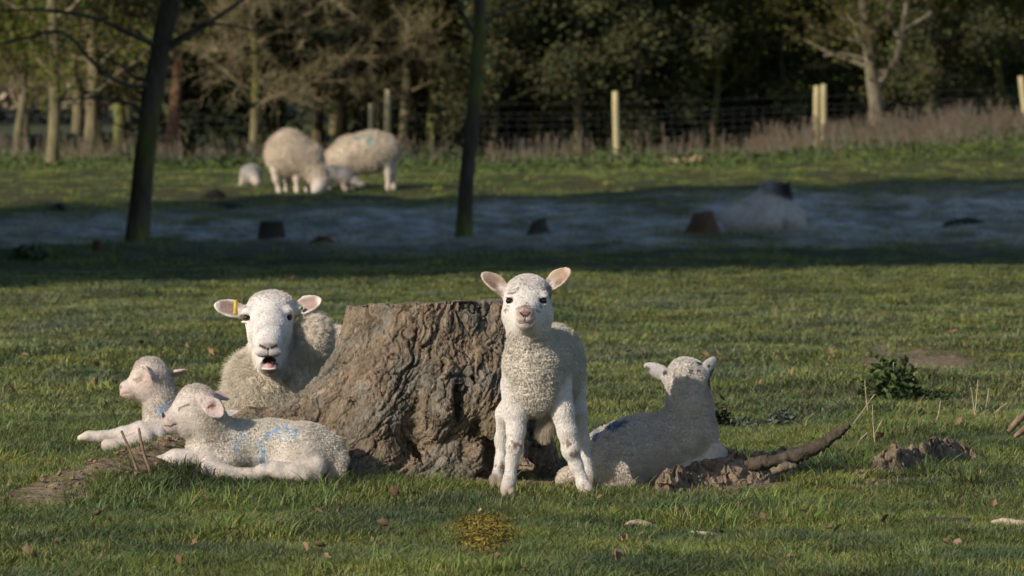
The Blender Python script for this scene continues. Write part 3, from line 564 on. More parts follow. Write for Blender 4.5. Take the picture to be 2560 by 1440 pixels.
def amber():
    m, n, l, b = mat_nodes('ewe_eye'); tc = n.new('ShaderNodeTexCoord'); sp = n.new('ShaderNodeSeparateXYZ'); l.new(tc.outputs['Object'], sp.inputs[0])
    cb = n.new('ShaderNodeCombineXYZ'); mu = n.new('ShaderNodeMath'); mu.operation = 'MULTIPLY'; mu.inputs[1].default_value = 2.2; l.new(sp.outputs[0], cb.inputs[0]); l.new(sp.outputs[2], mu.inputs[0]); l.new(mu.outputs[0], cb.inputs[2])
    ln = n.new('ShaderNodeVectorMath'); ln.operation = 'LENGTH'; l.new(cb.outputs[0], ln.inputs[0])
    r = n.new('ShaderNodeValToRGB'); r.color_ramp.elements[0].position = 0.35; r.color_ramp.elements[0].color = (0.006, 0.005, 0.005, 1); r.color_ramp.elements[1].position = 0.45; r.color_ramp.elements[1].color = (0.055, 0.032, 0.015, 1)
    sc2 = n.new('ShaderNodeMath'); sc2.operation = 'MULTIPLY'; sc2.inputs[1].default_value = 70; l.new(ln.outputs['Value'], sc2.inputs[0]); l.new(sc2.outputs[0], r.inputs[0]); l.new(r.outputs[0], b.inputs['Base Color']); b.inputs['Roughness'].default_value = 0.08
    return m
M['amber'] = amber()
# ------------------------------------------------------------------ terrain
_PD = np.array([0, 9, 12, 14, 15.4, 16, 17, 20, 26, 33, 37, 40, 46, 56, 66, 76, 82, 88, 93, 100, 112, 125, 160, 240, 400, 1200.0])
_PZ = np.array([-.10, -.09, -.07, -.045, -.03, 0, 0, 0, -.01, -.035, -.045, -.09, -.22, -.42, -.55, -.55, -.52, -.38, -.24, -.12, 0, 0.02, 0, 0, 0.2, 3.0])
def terrain(x, y):
    x = np.asarray(x, float); y = np.asarray(y, float); D = y + 16
    z = np.interp(D, _PD, _PZ); z = 0.25 * (np.interp(D - 1.2, _PD, _PZ) + 2 * z + np.interp(D + 1.2, _PD, _PZ))
    z = z * np.where((D > 40) & (D < 105), 1, 1)
    z = z + 0.03 * sstep(-1.0, 2.5, x) * np.exp(-((D - 37.5) / 3.0) ** 2) + 0.45 * sstep(1.0, 9.0, x) * sstep(98, 114, D) * (1 - 0.6 * sstep(130, 200, D))
    q = np.stack([x, y, np.zeros_like(x)], -1).reshape(-1, 3)
    n1 = fbm(q / 1.1, 3, 11).reshape(x.shape); n2 = vnoise(q / np.array([3.5, 6, 1]), 12).reshape(x.shape); n3 = vnoise(q / 0.22, 13).reshape(x.shape)
    a = sstep(1.0, 8.0, np.abs(y)) 
    far = sstep(48, 60, D) * (1 - sstep(96, 110, D))
    z = z + n1 * (0.006 + 0.012 * a + 0.05 * far) + n2 * (0.03 * a + 0.03 * far) + n3 * 0.004 + sstep(0.4, 1.5, np.abs(y + 0.2)) * (1 - sstep(30, 44, D)) * 0.016 * fbm(q / np.array([0.30, 0.45, 1]), 2, 14).reshape(x.shape)
    z = z + BANK_H(x, y)[0]
    return z
_rt = [((500, 1110, 70), 48), ((420, 1130, -30), 46), ((350, 1150, -150), 44), ((250, 1184, -350), 34), ((150, 1232, -620), 32), ((60, 1285, -900), 20)]
_rtw = [(at(c[0], c[1], c[2] / 1150.0), r / 1150.0) for c, r in _rt]
def BANK_H(x, y):
    # earth bank that the long root lies in, and the slight rise the stump stands on
    h = np.zeros_like(x); m = np.zeros_like(x)
    for (A, ra), (B, rb) in zip(_rtw[:-1], _rtw[1:]):
        ab = (B - A)[:2]; t = np.clip(((x - A[0]) * ab[0] + (y - A[1]) * ab[1]) / (ab @ ab), 0, 1)
        d = np.hypot(x - A[0] - t * ab[0], y - A[1] - t * ab[1]); zc = A[2] + (B[2] - A[2]) * t + (ra + (rb - ra) * t) * 0.25 + 0.026
        g = np.exp(-(d / 0.17) ** 2) * np.clip(zc, 0, 1); h = np.maximum(h, g); m = np.maximum(m, np.exp(-(d / 0.12) ** 2))
    h = np.maximum(h, 0.018 * np.exp(-((x + 0.62) / 0.35) ** 2 - ((y + 0.1) / 0.16) ** 2))
    h = h - 0.024 * np.exp(-((x - 0.245) / 0.17) ** 2 - ((y + 0.04) / 0.14) ** 2)
    return h, m
SOIL = []      # (x, y, rx, ry, strength): places where grass is thin or gone
def bare(x, y):
    m = sstep(0.35, 0.8, BANK_H(x, y)[1]) * sstep(-0.78, -0.95, x) * 0.9
    m = np.maximum(m, sstep(0.5, 0.9, BANK_H(x, y)[1]) * 0.6)
    q = np.stack([x, y, 0 * x], 1); nz = fbm(q / 0.08, 3, 71)
    for cx, cy, rx, ry, a in SOIL:
        d = np.hypot((x - cx) / rx, (y - cy) / ry) + 0.35 * nz; m = np.maximum(m, a * (1 - sstep(0.6, 1.0, d)))
    return m
for _c, _r, _a in [((1085, 1190, 200), (0.34, 0.30), 1.0), ((480, 1160, 40), (0.12, 0.10), 0.7), ((300, 1190, -250), (0.16, 0.2), 0.8), ((130, 1235, -600), (0.14, 0.25), 0.9), ((1340, 1180, 100), (0.2, 0.22), 0.9), ((2300, 862, 0), (0, 0), 0), ((1700, 1212, -300), (0.10, 0.15), 1.0), ((1800, 1200, -250), (0.12, 0.17), 1.0), ((1910, 1185, -150), (0.11, 0.17), 1.0), ((2190, 1180, 0), (0.08, 0.14), 1.0), ((2290, 1165, 60), (0.10, 0.17), 1.0), ((2390, 1150, 100), (0.10, 0.17), 1.0), ((60, 1190, 0), (0.08, 0.2), 0.6), ((1212, 1345, -2000), (0.065, 0.7), 0.55)]:
    if _r[0]: _p = at(_c[0], _c[1], _c[2] / 1150.0); SOIL.append((_p[0], _p[1], _r[0], _r[1], _a))
_p = at(2300, 870, 8.2); SOIL.append((_p[0], 8.2, 0.28, 1.3, 0.9))
_r2 = np.random.default_rng(5)
for _i in range(26): SOIL.append((_r2.uniform(-1.6, 1.8), _r2.uniform(-3.3, 1.5), _r2.uniform(.03, .09), _r2.uniform(.03, .10), _r2.uniform(.5, .9)))
for _i in range(22): SOIL.append((_r2.uniform(-3, 3), _r2.uniform(1.5, 20), _r2.uniform(.05, .2), _r2.uniform(.2, .7), _r2.uniform(.4, .8)))
def ground_mesh():
    xs = np.concatenate([-np.geomspace(900, 3.2, 60), np.arange(-3.2, 3.21, 0.035), np.geomspace(3.2, 900, 60)[1:]])
    ys = np.concatenate([[-60, -30, -18, -12], np.arange(-9, -4.2, 0.3), np.arange(-4.2, 6, 0.035), np.geomspace(6, 34, 150)[1:], np.arange(34.3, 100, 0.35), np.geomspace(100.5, 1500, 60)])
    xs = np.unique(np.round(xs, 4)); X, Y = np.meshgrid(xs, ys, indexing='ij'); Z = terrain(X, Y); V = np.stack([X, Y, Z], -1).reshape(-1, 3)
    i = np.arange(len(xs) - 1)[:, None] * len(ys) + np.arange(len(ys) - 1)[None, :]; i = i.ravel(); F = np.stack([i, i + len(ys), i + len(ys) + 1, i + 1], 1)
    return mesh_np('ground', V, F, extra={'bare': bare(V[:, 0], V[:, 1])})
def ground_mat():
    m, n, l, b = mat_nodes('pasture_ground'); g = n.new('ShaderNodeNewGeometry')
    def noise(scale, det=4, vec=None):
        t = n.new('ShaderNodeTexNoise'); t.inputs['Scale'].default_value = scale; t.inputs['Detail'].default_value = det; l.new(vec or g.outputs['Position'], t.inputs['Vector']); return t.outputs[0]
    def ramp(x, a, c0, c, c1):
        r = n.new('ShaderNodeValToRGB'); e = r.color_ramp.elements; e[0].position = a; e[0].color = (*c0, 1); e[1].position = c; e[1].color = (*c1, 1); l.new(x, r.inputs[0]); return r.outputs[0]
    c1 = ramp(noise(14), 0.35, (0.040, 0.038, 0.016), 0.65, (0.095, 0.085, 0.040))
    c2 = ramp(noise(1.2), 0.45, (0, 0, 0), 0.62, (1, 1, 1))
    mx = n.new('ShaderNodeMix'); mx.data_type = 'RGBA'; l.new(c2, mx.inputs[0]); l.new(c1, mx.inputs[6]); mx.inputs[7].default_value = (0.055, 0.068, 0.024, 1)
    at_ = n.new('ShaderNodeAttribute'); at_.attribute_name = 'bare'; so = ramp(noise(60, 6), 0.35, (0.16, 0.115, 0.07), 0.65, (0.26, 0.195, 0.125))
    mb = n.new('ShaderNodeMix'); mb.data_type = 'RGBA'; l.new(at_.outputs['Fac'], mb.inputs[0]); l.new(mx.outputs[2], mb.inputs[6]); l.new(so, mb.inputs[7])
    out = frost_mix(n, l, g, mb.outputs[2], noise, 0.9)
    l.new(out, b.inputs['Base Color']); b.inputs['Roughness'].default_value = 0.95; b.inputs['Specular IOR Level'].default_value = 0.1
    bp = n.new('ShaderNodeBump'); bp.inputs['Distance'].default_value = 0.02; l.new(noise(40), bp.inputs['Height']); l.new(bp.outputs[0], b.inputs['Normal'])
    return m
def frost_mix(n, l, g, col, noise, amt):
    """hoar frost lies in the hollow beyond the near rise, in drifts"""
    sp = n.new('ShaderNodeSeparateXYZ'); l.new(g.outputs['Position'], sp.inputs[0])
    def mr(x, a, b_, c, d):
        r = n.new('ShaderNodeMapRange'); r.interpolation_type = 'SMOOTHSTEP'; r.inputs[1].default_value = a; r.inputs[2].default_value = b_; r.inputs[3].default_value = c; r.inputs[4].default_value = d; l.new(x, r.inputs[0]); return r.outputs[0]
    def mul(a, b_):
        x = n.new('ShaderNodeMath'); x.operation = 'MULTIPLY'; l.new(a, x.inputs[0]); l.new(b_, x.inputs[1]); return x.outputs[0]
    skew = n.new('ShaderNodeMath'); skew.operation = 'MULTIPLY_ADD'; skew.inputs[1].default_value = -0.85; l.new(sp.outputs[0], skew.inputs[0]); l.new(sp.outputs[1], skew.inputs[2])
    mp = n.new('ShaderNodeMapping'); mp.inputs['Scale'].default_value = (0.62, 0.24, 1); l.new(g.outputs['Position'], mp.inputs[0])
    t = noise(1.0, 5, mp.outputs[0]); mp2 = n.new('ShaderNodeMapping'); mp2.inputs['Scale'].default_value = (2.8, 1.0, 1); l.new(g.outputs['Position'], mp2.inputs[0]); t2 = noise(1.0, 4, mp2.outputs[0])
    f = mul(mul(mr(sp.outputs[1], 51, 59, 0, 1), mr(skew.outputs[0], 70, 78, 1, 0)), mr(t, 0.32, 0.52, 0.10, 1.0)); f = mul(f, mr(noise(6.0, 3), 0.35, 0.62, 0.5, 1.0)); f = mul(f, mr(t2, 0.36, 0.60, 0.45, 1.0))
    near = mul(mul(mr(sp.outputs[1], 1.0, 6.0, 0, 1), mr(sp.outputs[1], 17, 22, 1, 0)), mr(noise(0.9, 5), 0.45, 0.75, 0, 0.14))
    ad = n.new('ShaderNodeMath'); ad.operation = 'ADD'; l.new(f, ad.inputs[0]); l.new(near, ad.inputs[1])
    x = n.new('ShaderNodeMath'); x.operation = 'MULTIPLY'; x.inputs[1].default_value = amt; x.use_clamp = True; l.new(ad.outputs[0], x.inputs[0])
    mx = n.new('ShaderNodeMix'); mx.data_type = 'RGBA'; l.new(x.outputs[0], mx.inputs[0]); l.new(col, mx.inputs[6]); mx.inputs[7].default_value = (0.50, 0.475, 0.45, 1)
    return mx.outputs[2]
M['ground'] = ground_mat()
gr = obj('ground', ground_mesh(), M['ground']); gr['kind'] = 'structure'; gr['label'] = 'rough pasture with a frosty hollow and a far grassy strip'

# ------------------------------------------------------------------ the stump
def build_stump():
    s = Sculpt(0.0, vox=2.9, base=(0.26, 0.19, 0.13), fur=0, curl=0)
    s.chain([((1070, 690, 290), 196), ((1068, 880, 290), 212), ((1062, 1030, 285), 232), ((1060, 1200, 280), 262)], k=40)
    s.chain([((975, 760, 240), 76), ((955, 850, 230), 90), ((915, 930, 205), 88), ((850, 1000, 185), 74), ((745, 1055, 165), 58), ((630, 1082, 150), 50), ((500, 1120, 70), 46), ((420, 1145, -30), 44), ((350, 1172, -150), 46), ((250, 1210, -350), 42), ((150, 1256, -620), 38), ((60, 1305, -900), 26)], k=36)
    s.chain([((420, 1165, 10), 44), ((300, 1205, -180), 40), ((200, 1240, -420), 36)], k=40)
    s.chain([((870, 1030, 180), 84), ((770, 1090, 160), 60), ((660, 1125, 140), 40)], k=30)
    s.chain([((985, 900, 150), 85), ((955, 1000, 95), 82), ((935, 1090, 55), 68), ((945, 1150, 30), 56), ((950, 1195, 10), 44)], k=22)
    s.chain([((930, 1010, 110), 60), ((880, 1060, 90), 62), ((850, 1090, 80), 40)], k=20)
    s.chain([((1100, 900, 130), 70), ((1105, 970, 75), 56), ((1100, 1040, 52), 50), ((1085, 1075, 50), 38)], k=14)
    s.chain([((1160, 950, 120), 60), ((1170, 1020, 85), 42), ((1150, 1070, 70), 30)], k=12)
    s.chain([((1215, 900, 150), 72), ((1210, 990, 105), 58), ((1235, 1060, 95), 46), ((1255, 1110, 100), 30)], k=16)
    s.chain([((1250, 800, 200), 60), ((1238, 870, 160), 44)], k=16)
    s.chain([((1150, 1100, 110), 52), ((1120, 1150, 70), 50), ((1050, 1185, 40), 44), ((980, 1205, 20), 36)], k=16)
    s.chain([((1160, 1110, 90), 44), ((1190, 1150, 60), 34), ((1170, 1190, 45), 30), ((1090, 1200, 20), 34)], k=14)
    s.chain([((1300, 1080, 300), 76), ((1318, 1150, 290), 72), ((1325, 1200, 290), 70)], k=30)
    s.chain([((1290, 1120, 140), 36), ((1300, 1155, 90), 22), ((1328, 1166, 70), 9)], k=8)
    s.chain([((700, 1120, 120), 46), ((840, 1165, 60), 44), ((900, 1190, 0), 34)], k=30)
    # hollows and the long splits
    s.ell((1232, 1142, 60), (30, 70, 44), k=10, op='-'); s.ell((1208, 1195, 40), (26, 50, 22), k=8, op='-')
    s.ell((1035, 1128, 20), (13, 60, 40), ax=(1, 0, 0.7), k=10, op='-'); s.ell((1142, 1010, 40), (10, 40, 46), k=8, op='-')
    s.ell((1215, 905, 70), (20, 26, 30), ax=(1, 0, 0.6), k=10, op='-'); s.ell((878, 1000, 40), (7, 30, 18), ax=(1, 0, 0.9), k=12, op='-')
    s.chain([((1114, 770, 92), 9), ((1102, 802, 86), 10), ((1090, 838, 80), 9), ((1062, 868, 72), 6)], k=4, op='-')
    s.chain([((1076, 985, 30), 4), ((1068, 1020, 20), 5), ((1072, 1060, 15), 5), ((1050, 1110, 15), 6)], k=5, op='-')
    s.chain([((1184, 770, 105), 6), ((1196, 755, 108), 9)], k=6, op='-')
    zt0, zt1 = s.P((855, 762, 200))[2], s.P((1262, 746, 200))[2]; x0, x1 = s.P((855, 0, 200))[0], s.P((1262, 0, 200))[0]
    def top(x): return zt0 + (zt1 - zt0) * np.clip((x - x0) / (x1 - x0), -0.2, 1.4)
    def post(f, lo, h):
        g = np.stack(np.meshgrid(*[lo[i] + np.arange(f.shape[i]) * h for i in range(3)], indexing='ij'), -1)
        # warp the field with lumps before meshing
        cut = g[..., 2] - top(g[..., 0]) + 0.028 * (g[..., 1] - 0.05); cut = cut + 0.004 * np.sin(g[..., 0] * 37) * np.sin(g[..., 1] * 29 + 1) + 0.006 * (np.sin(g[..., 0] * 95 + 2) > 0.86) * (g[..., 1] < 0.13); return np.maximum(f, cut.astype(np.float32))
    V, F, N, c, _, _ = s.build(post=post, relax_it=1)
    org = s.P((1065, 1200, 280)); u = s.u
    px, py = proj(V); r_ = np.hypot(px - 560, py - 740); th = np.arctan2(py - 740, px - 560); dep = (V[:, 1]) / u
    istop = sstep(0.0, 6 * u, V[:, 2] - top(V[:, 0]) + 0.028 * (V[:, 1] - 0.05) + 5 * u) * sstep(0.5, 0.85, N[:, 2])
    q = np.stack([r_ / 34, th * 330 / 110, dep / 60], 1)
    wv = np.stack([fbm(V / (70 * u), 2, 1), fbm(V / (70 * u), 2, 2), fbm(V / (70 * u), 2, 3)], 1)
    q = q + wv * np.array([0.8, 0.5, 0.5]) + np.stack([fbm(V / (16 * u), 2, 6), fbm(V / (16 * u), 2, 7), fbm(V / (16 * u), 2, 8)], 1) * np.array([0.22, 0.12, 0.1])
    f1, f2, _, cid = worley(q, 21); gap = f2 - f1
    f1b, f2b, _, cidb = worley(q * np.array([2.3, 2.6, 2]) + 5, 22); gb = f2b - f1b
    crack = 1 - sstep(0.0, 0.10, gap); crackb = 1 - sstep(0.0, 0.13, gb)
    msk = sstep(-0.3, 0.3, vnoise(V / (90 * u), 33))
    rid = 1 - np.abs(vnoise(q * np.array([1.6, 0.8, 1]), 41)); rid2 = 1 - np.abs(vnoise(q * np.array([4.2, 2.2, 3]) + wv, 42))
    lump = fbm(V / (60 * u), 3, 44)
    gu = 1 - sstep(400, 650, px); smooth_root = 1 - 0.6 * (1 - sstep(180, 520, px))
    gr_ = 1 - np.abs(vnoise(np.stack([r_ / 8.0, th * 330 / 60, dep / 16], 1) + wv * 1.2, 61)); gr2 = 1 - np.abs(vnoise(np.stack([r_ / 19.0, th * 330 / 120, dep / 30], 1) + wv * 1.0, 62))
    d = (lump * 6 + (gr_ - 0.5) * 3.2 * (1 - 0.5 * msk) - 5.5 * sstep(0.86, 0.98, gr2) + (cid - 0.5) * 3 - crack * (1 + 8 * msk) - crackb * (1.5 + 3 * (1 - msk)) + (rid - 0.6) * 3.0 + (rid2 - 0.6) * 3.2 + fbm(q * np.array([9, 4, 7]), 3, 45) * 2.0) * smooth_root
    V2 = V + N * (d * (1 - istop) + istop * fbm(V / (12 * u), 2, 46) * 1.0)[:, None] * u
    base = np.array([0.24, 0.187, 0.13]); warm = np.array([0.285, 0.205, 0.14]); grey = np.array([0.23, 0.205, 0.165]); olive = np.array([0.17, 0.145, 0.08])
    t = sstep(-0.2, 0.6, fbm(V / (50 * u), 3, 51))[:, None]; c = base * (1 - t) + warm * t
    t = (sstep(0.0, 0.6, fbm(V / (80 * u), 3, 52)) * 0.8)[:, None]; c = c * (1 - t) + grey * t
    t = (sstep(0.1, 0.6, fbm(V / (60 * u), 3, 53)) * sstep(950, 1150, py) * 0.6)[:, None]; c = c * (1 - t) + olive * t
    t = (sstep(0.6, 0.85, vnoise(V / (22 * u), 54)) * 0.25)[:, None]; c = c * (1 - t) + np.array([0.30, 0.12, 0.07]) * t
    c = 0.86 * c * (1 - 0.5 * crack * msk - 0.25 * crackb - 0.3 * sstep(0.86, 0.98, gr2))[:, None] * (0.88 + 0.2 * gr_)[:, None] * (0.85 + 0.3 * cidb)[:, None]
    dirt = ((1 - sstep(330, 560, px)) * 0.75)[:, None]; c = c * (1 - dirt) + np.array([0.25, 0.185, 0.115]) * dirt
    ring = 0.85 + 0.15 * np.sin(np.hypot(V[:, 0] - org[0], V[:, 1] - org[1]) / u * 0.7)
    c = c * (1 - istop[:, None]) + np.array([0.22, 0.175, 0.12]) * ring[:, None] * istop[:, None]
    root = bpy.data.objects.new('tree_stump', None); COL.objects.link(root); root.location = Vector(org)
    tag(root, 'big gnarled sawn tree stump with cracked bark and a long root running left', 'tree stump')
    top_f = istop[F].mean(1) > 0.5
    def sub(mask, nm):
        fs = F[mask]; used = np.unique(fs); mp = np.full(len(V2), -1); mp[used] = np.arange(len(used))
        return mesh_np(nm, V2[used] - org, mp[fs], col=c[used])
    obj('bark', sub(~top_f, 'bark'), M['bark'], root); obj('sawn_top', sub(top_f, 'sawn_top'), M['bark'], root)
    return V2
stump_v = build_stump()
# ------------------------------------------------------------------ grass (stuff): tufts scattered on points
def tuft(seed, n, hmin, hmax, spread, wid, lean, dry=0.06, tint=(0.152, 0.190, 0.070)):
    r = np.random.default_rng(seed); V = []; F = []; C = []
    for i in range(n):
        a = r.uniform(0, 2 * math.pi); d = spread * math.sqrt(r.random()); bx, by = d * math.cos(a), d * math.sin(a); h = r.uniform(hmin, hmax) * (1 - 0.25 * d / spread)
        la = a + r.normal() * 0.9; ln = h * abs(r.normal(lean, lean * 0.6)); wa = la + math.pi / 2 + r.normal() * 0.5; w = wid * r.uniform(0.6, 1.25)
        wx, wy = math.cos(wa) * w / 2, math.sin(wa) * w / 2; k = len(V)
        cv = np.array(tint) * r.uniform(0.6, 1.45) * np.array([r.uniform(0.8, 1.35), 1, r.uniform(0.7, 1.3)])
        if r.random() < dry: cv = np.array([0.30, 0.24, 0.13]) * r.uniform(0.5, 1.1)
        for j, t in enumerate((0, 0.4, 0.75)):
            ox = bx + math.cos(la) * ln * t ** 1.8; oy = by + math.sin(la) * ln * t ** 1.8; z = h * (t - 0.25 * lean * t * t) - (0.004 if j == 0 else 0); ww = (1, 0.85, 0.5)[j]
            V += [(ox - wx * ww, oy - wy * ww, z), (ox + wx * ww, oy + wy * ww, z)]; C += [cv * (0.75 + 0.35 * t)] * 2
        V.append((bx + math.cos(la) * ln, by + math.sin(la) * ln, h * (1 - 0.3 * lean))); C.append(cv * 1.15)
        F += [(k, k + 1, k + 3, k + 2), (k + 2, k + 3, k + 5, k + 4), (k + 4, k + 5, k + 6)]
    mb = MB(); mb.add(V, F, np.array(C)); return mb.mesh('grass_tuft')
def grass_mat():
    m, n, l, b = mat_nodes('grass_blades'); g = n.new('ShaderNodeNewGeometry'); a = n.new('ShaderNodeAttribute'); a.attribute_name = 'col'
    def noise(scale, det=4, vec=None):
        t = n.new('ShaderNodeTexNoise'); t.inputs['Scale'].default_value = scale; t.inputs['Detail'].default_value = det; l.new(vec or g.outputs['Position'], t.inputs['Vector']); return t.outputs[0]
    r = n.new('ShaderNodeValToRGB'); e = r.color_ramp.elements; e[0].position = 0.38; e[0].color = (0.55, 0.62, 0.68, 1); e[1].position = 0.62; e[1].color = (1.35, 1.28, 0.85, 1); l.new(noise(2.1, 5), r.inputs[0])
    x = n.new('ShaderNodeMix'); x.data_type = 'RGBA'; x.blend_type = 'MULTIPLY'; x.inputs[0].default_value = 1; l.new(a.outputs['Color'], x.inputs[6]); l.new(r.outputs[0], x.inputs[7])
    out = frost_mix(n, l, g, x.outputs[2], noise, 0.85)
    l.new(out, b.inputs['Base Color']); b.inputs['Roughness'].default_value = 0.5; b.inputs['Specular IOR Level'].default_value = 0.35
    tr = n.new('ShaderNodeBsdfTranslucent'); l.new(out, tr.inputs[0]); ms = n.new('ShaderNodeMixShader'); ms.inputs[0].default_value = 0.22
    l.new(b.outputs[0], ms.inputs[1]); l.new(tr.outputs[0], ms.inputs[2]); l.new(ms.outputs[0], n['Material Output'].inputs[0]); return m
M['grass'] = grass_mat()
def scatter(name, meshes, pts, rotz, scale, tiltx, label, mat):
    col = bpy.data.collections.new(name + '_pieces')
    for i, me in enumerate(meshes):
        if not me.materials: me.materials.append(mat)
        o = bpy.data.objects.new(name + '_piece', me); col.objects.link(o)
    me = bpy.data.meshes.new(name); me.vertices.add(len(pts)); me.vertices.foreach_set('co', np.asarray(pts, np.float32).ravel())
    a = me.attributes.new('rot', 'FLOAT_VECTOR', 'POINT'); a.data.foreach_set('vector', np.stack([tiltx, tiltx * 0.5, rotz], 1).astype(np.float32).ravel())
    a = me.attributes.new('scl', 'FLOAT', 'POINT'); a.data.foreach_set('value', np.asarray(scale, np.float32))
    a = me.attributes.new('idx', 'INT', 'POINT'); a.data.foreach_set('value', rng.integers(0, len(meshes), len(pts)).astype(np.int32))
    o = obj(name, me); o['kind'] = 'stuff'; o['label'] = label
    ng = bpy.data.node_groups.new(name, 'GeometryNodeTree'); ng.interface.new_socket('Geometry', in_out='INPUT', socket_type='NodeSocketGeometry'); ng.interface.new_socket('Geometry', in_out='OUTPUT', socket_type='NodeSocketGeometry')
    n = ng.nodes; gi = n.new('NodeGroupInput'); go = n.new('NodeGroupOutput'); ip = n.new('GeometryNodeInstanceOnPoints'); ci = n.new('GeometryNodeCollectionInfo')
    ci.inputs['Collection'].default_value = col; ci.inputs['Separate Children'].default_value = True; ci.inputs['Reset Children'].default_value = True
    def na(nm, ty):
        x = n.new('GeometryNodeInputNamedAttribute'); x.data_type = ty; x.inputs[0].default_value = nm; return x.outputs[0]
    L = ng.links; L.new(gi.outputs[0], ip.inputs['Points']); L.new(ci.outputs[0], ip.inputs['Instance']); ip.inputs['Pick Instance'].default_value = True
    L.new(na('idx', 'INT'), ip.inputs['Instance Index']); er = n.new('FunctionNodeEulerToRotation'); L.new(na('rot', 'FLOAT_VECTOR'), er.inputs[0]); L.new(er.outputs[0], ip.inputs['Rotation']); L.new(na('scl', 'FLOAT'), ip.inputs['Scale'])
    L.new(ip.outputs[0], go.inputs[0]); md = o.modifiers.new('scatter', 'NODES'); md.node_group = ng
    return o
def field(n, d0, d1, edge, seed, power=1.0):
    r = np.random.default_rng(seed); D = d0 + (d1 - d0) * r.random(n * 2) ** power; hw = D * (1290 / FPX) + edge
    keep = r.random(n * 2) < hw / hw.max(); D = D[keep][:n]; hw = hw[keep][:n]; x = r.uniform(-1, 1, len(D)) * hw; return x, D - 16
# where a body lies flat, grass is pressed down
PRESS = []
for _c, _r in [((640, 1190, -10), (0.20, 0.05)), ((1610, 1200, 60), (0.20, 0.10)), ((1065, 1200, 280), (0.25, 0.22)), ((470, 1120, 780), (0.18, 0.07)), ((760, 1130, 1300), (0.30, 0.4))]:
    _p = at(_c[0], _c[1], _c[2] / 1150.0); PRESS.append((_p[0], _p[1], _r[0], _r[1]))
def scatter_grass():
    big = [tuft(100 + i, 44, 0.010, 0.030, 0.032, 0.0019, 0.85) for i in range(8)]
    long_ = [tuft(120 + i, 26, 0.022, 0.052, 0.028, 0.0022, 0.75, tint=(0.140, 0.205, 0.064)) for i in range(5)]
    straw = [tuft(180 + i, 5, 0.015, 0.05, 0.04, 0.0018, 1.3, dry=1.0) for i in range(4)]
    mid = [tuft(140 + i, 54, 0.010, 0.034, 0.065, 0.004, 0.8, dry=0.10) for i in range(6)]
    far = [tuft(160 + i, 60, 0.03, 0.11, 0.20, 0.012, 0.6, dry=0.1, tint=(0.17, 0.22, 0.065)) for i in range(5)]
    def lay(name, meshes, n, d0, d1, edge, seed, s0, s1, label, power=1.0, dens=None, sink=0.0):
        x, y = field(n, d0, d1, edge, seed, power); r = np.random.default_rng(seed + 1)
        q = np.stack([x, y, 0 * x], 1); b = bare(x, y); cl = 0.35 + 0.65 * sstep(-0.9, 0.4, fbm(q / 0.35, 3, 81)) if dens is None else dens(q)
        keep = r.random(len(x)) > np.maximum(b, 1 - cl); sc_ = s0 + (s1 - s0) * r.random(len(x)) * (0.6 + 0.7 * sstep(-0.5, 0.8, vnoise(q / 0.5, 82)))
        for cx, cy, rx, ry in PRESS:
            keep &= ~(np.hypot((x - cx) / rx, (y - cy) / ry) < 1.0)
        sc_ = sc_ * (1 - 0.5 * b); x, y, sc_ = x[keep], y[keep], sc_[keep]
        P = np.stack([x, y, terrain(x, y) - sink], 1); scatter(name, meshes, P, r.uniform(0, 6.28, len(x)), sc_, r.normal(0, 0.12, len(x)), label, M['grass'])
    lay('grass', big, 40000, 11.9, 19, 0.7, 201, 0.8, 1.35, 'short grazed grass with dead leaves round the stump', 0.9)
    lay('grass', long_, 5600, 11.9, 19, 0.7, 211, 0.6, 1.6, 'longer grass tufts in the near turf', 0.9, dens=lambda q: sstep(-0.1, 0.6, vnoise(q / 0.25, 83)))
    lay('grass', straw, 5200, 11.9, 22, 0.7, 251, 0.7, 1.5, 'thin dead straw lying in the near turf', 0.9, dens=lambda q: 0.25 + 0.75 * sstep(-0.2, 0.5, fbm(q / 0.3, 2, 84)))
    lay('grass', mid, 46000, 18.5, 40.5, 2.0, 221, 0.8, 1.3, 'grazed grass running back to the rise', 1.1, sink=0.004)
    lay('grass', far, 16000, 56, 122, 2.0, 231, 0.5, 0.9, 'rough grass in the hollow and along the fence', 0.9, sink=0.02)
scatter_grass()

# ------------------------------------------------------------------ trees
def leaf_mat(name, c, trans=0.25):
    m, n, l, b = mat_nodes(name); a = n.new('ShaderNodeAttribute'); a.attribute_name = 'col'
    x = n.new('ShaderNodeMix'); x.data_type = 'RGBA'; x.blend_type = 'MULTIPLY'; x.inputs[0].default_value = 1; l.new(a.outputs['Color'], x.inputs[6]); x.inputs[7].default_value = (*c, 1)
    l.new(x.outputs[2], b.inputs['Base Color']); b.inputs['Roughness'].default_value = 0.7; b.inputs['Specular IOR Level'].default_value = 0.2
    tr = n.new('ShaderNodeBsdfTranslucent'); l.new(x.outputs[2], tr.inputs[0]); ms = n.new('ShaderNodeMixShader'); ms.inputs[0].default_value = trans
    l.new(b.outputs[0], ms.inputs[1]); l.new(tr.outputs[0], ms.inputs[2]); l.new(ms.outputs[0], n['Material Output'].inputs[0]); return m
M['leaf'] = leaf_mat('spring_leaves', (0.105, 0.115, 0.020)); M['needle'] = leaf_mat('dark_needles', (0.050, 0.060, 0.026), 0.1); M['pine'] = leaf_mat('blue_green_needles', (0.075, 0.11, 0.068), 0.12)
M['twig'] = leaf_mat('bare_twigs', (0.24, 0.19, 0.11), 0.0); M['yew'] = leaf_mat('olive_foliage', (0.070, 0.075, 0.030), 0.15)
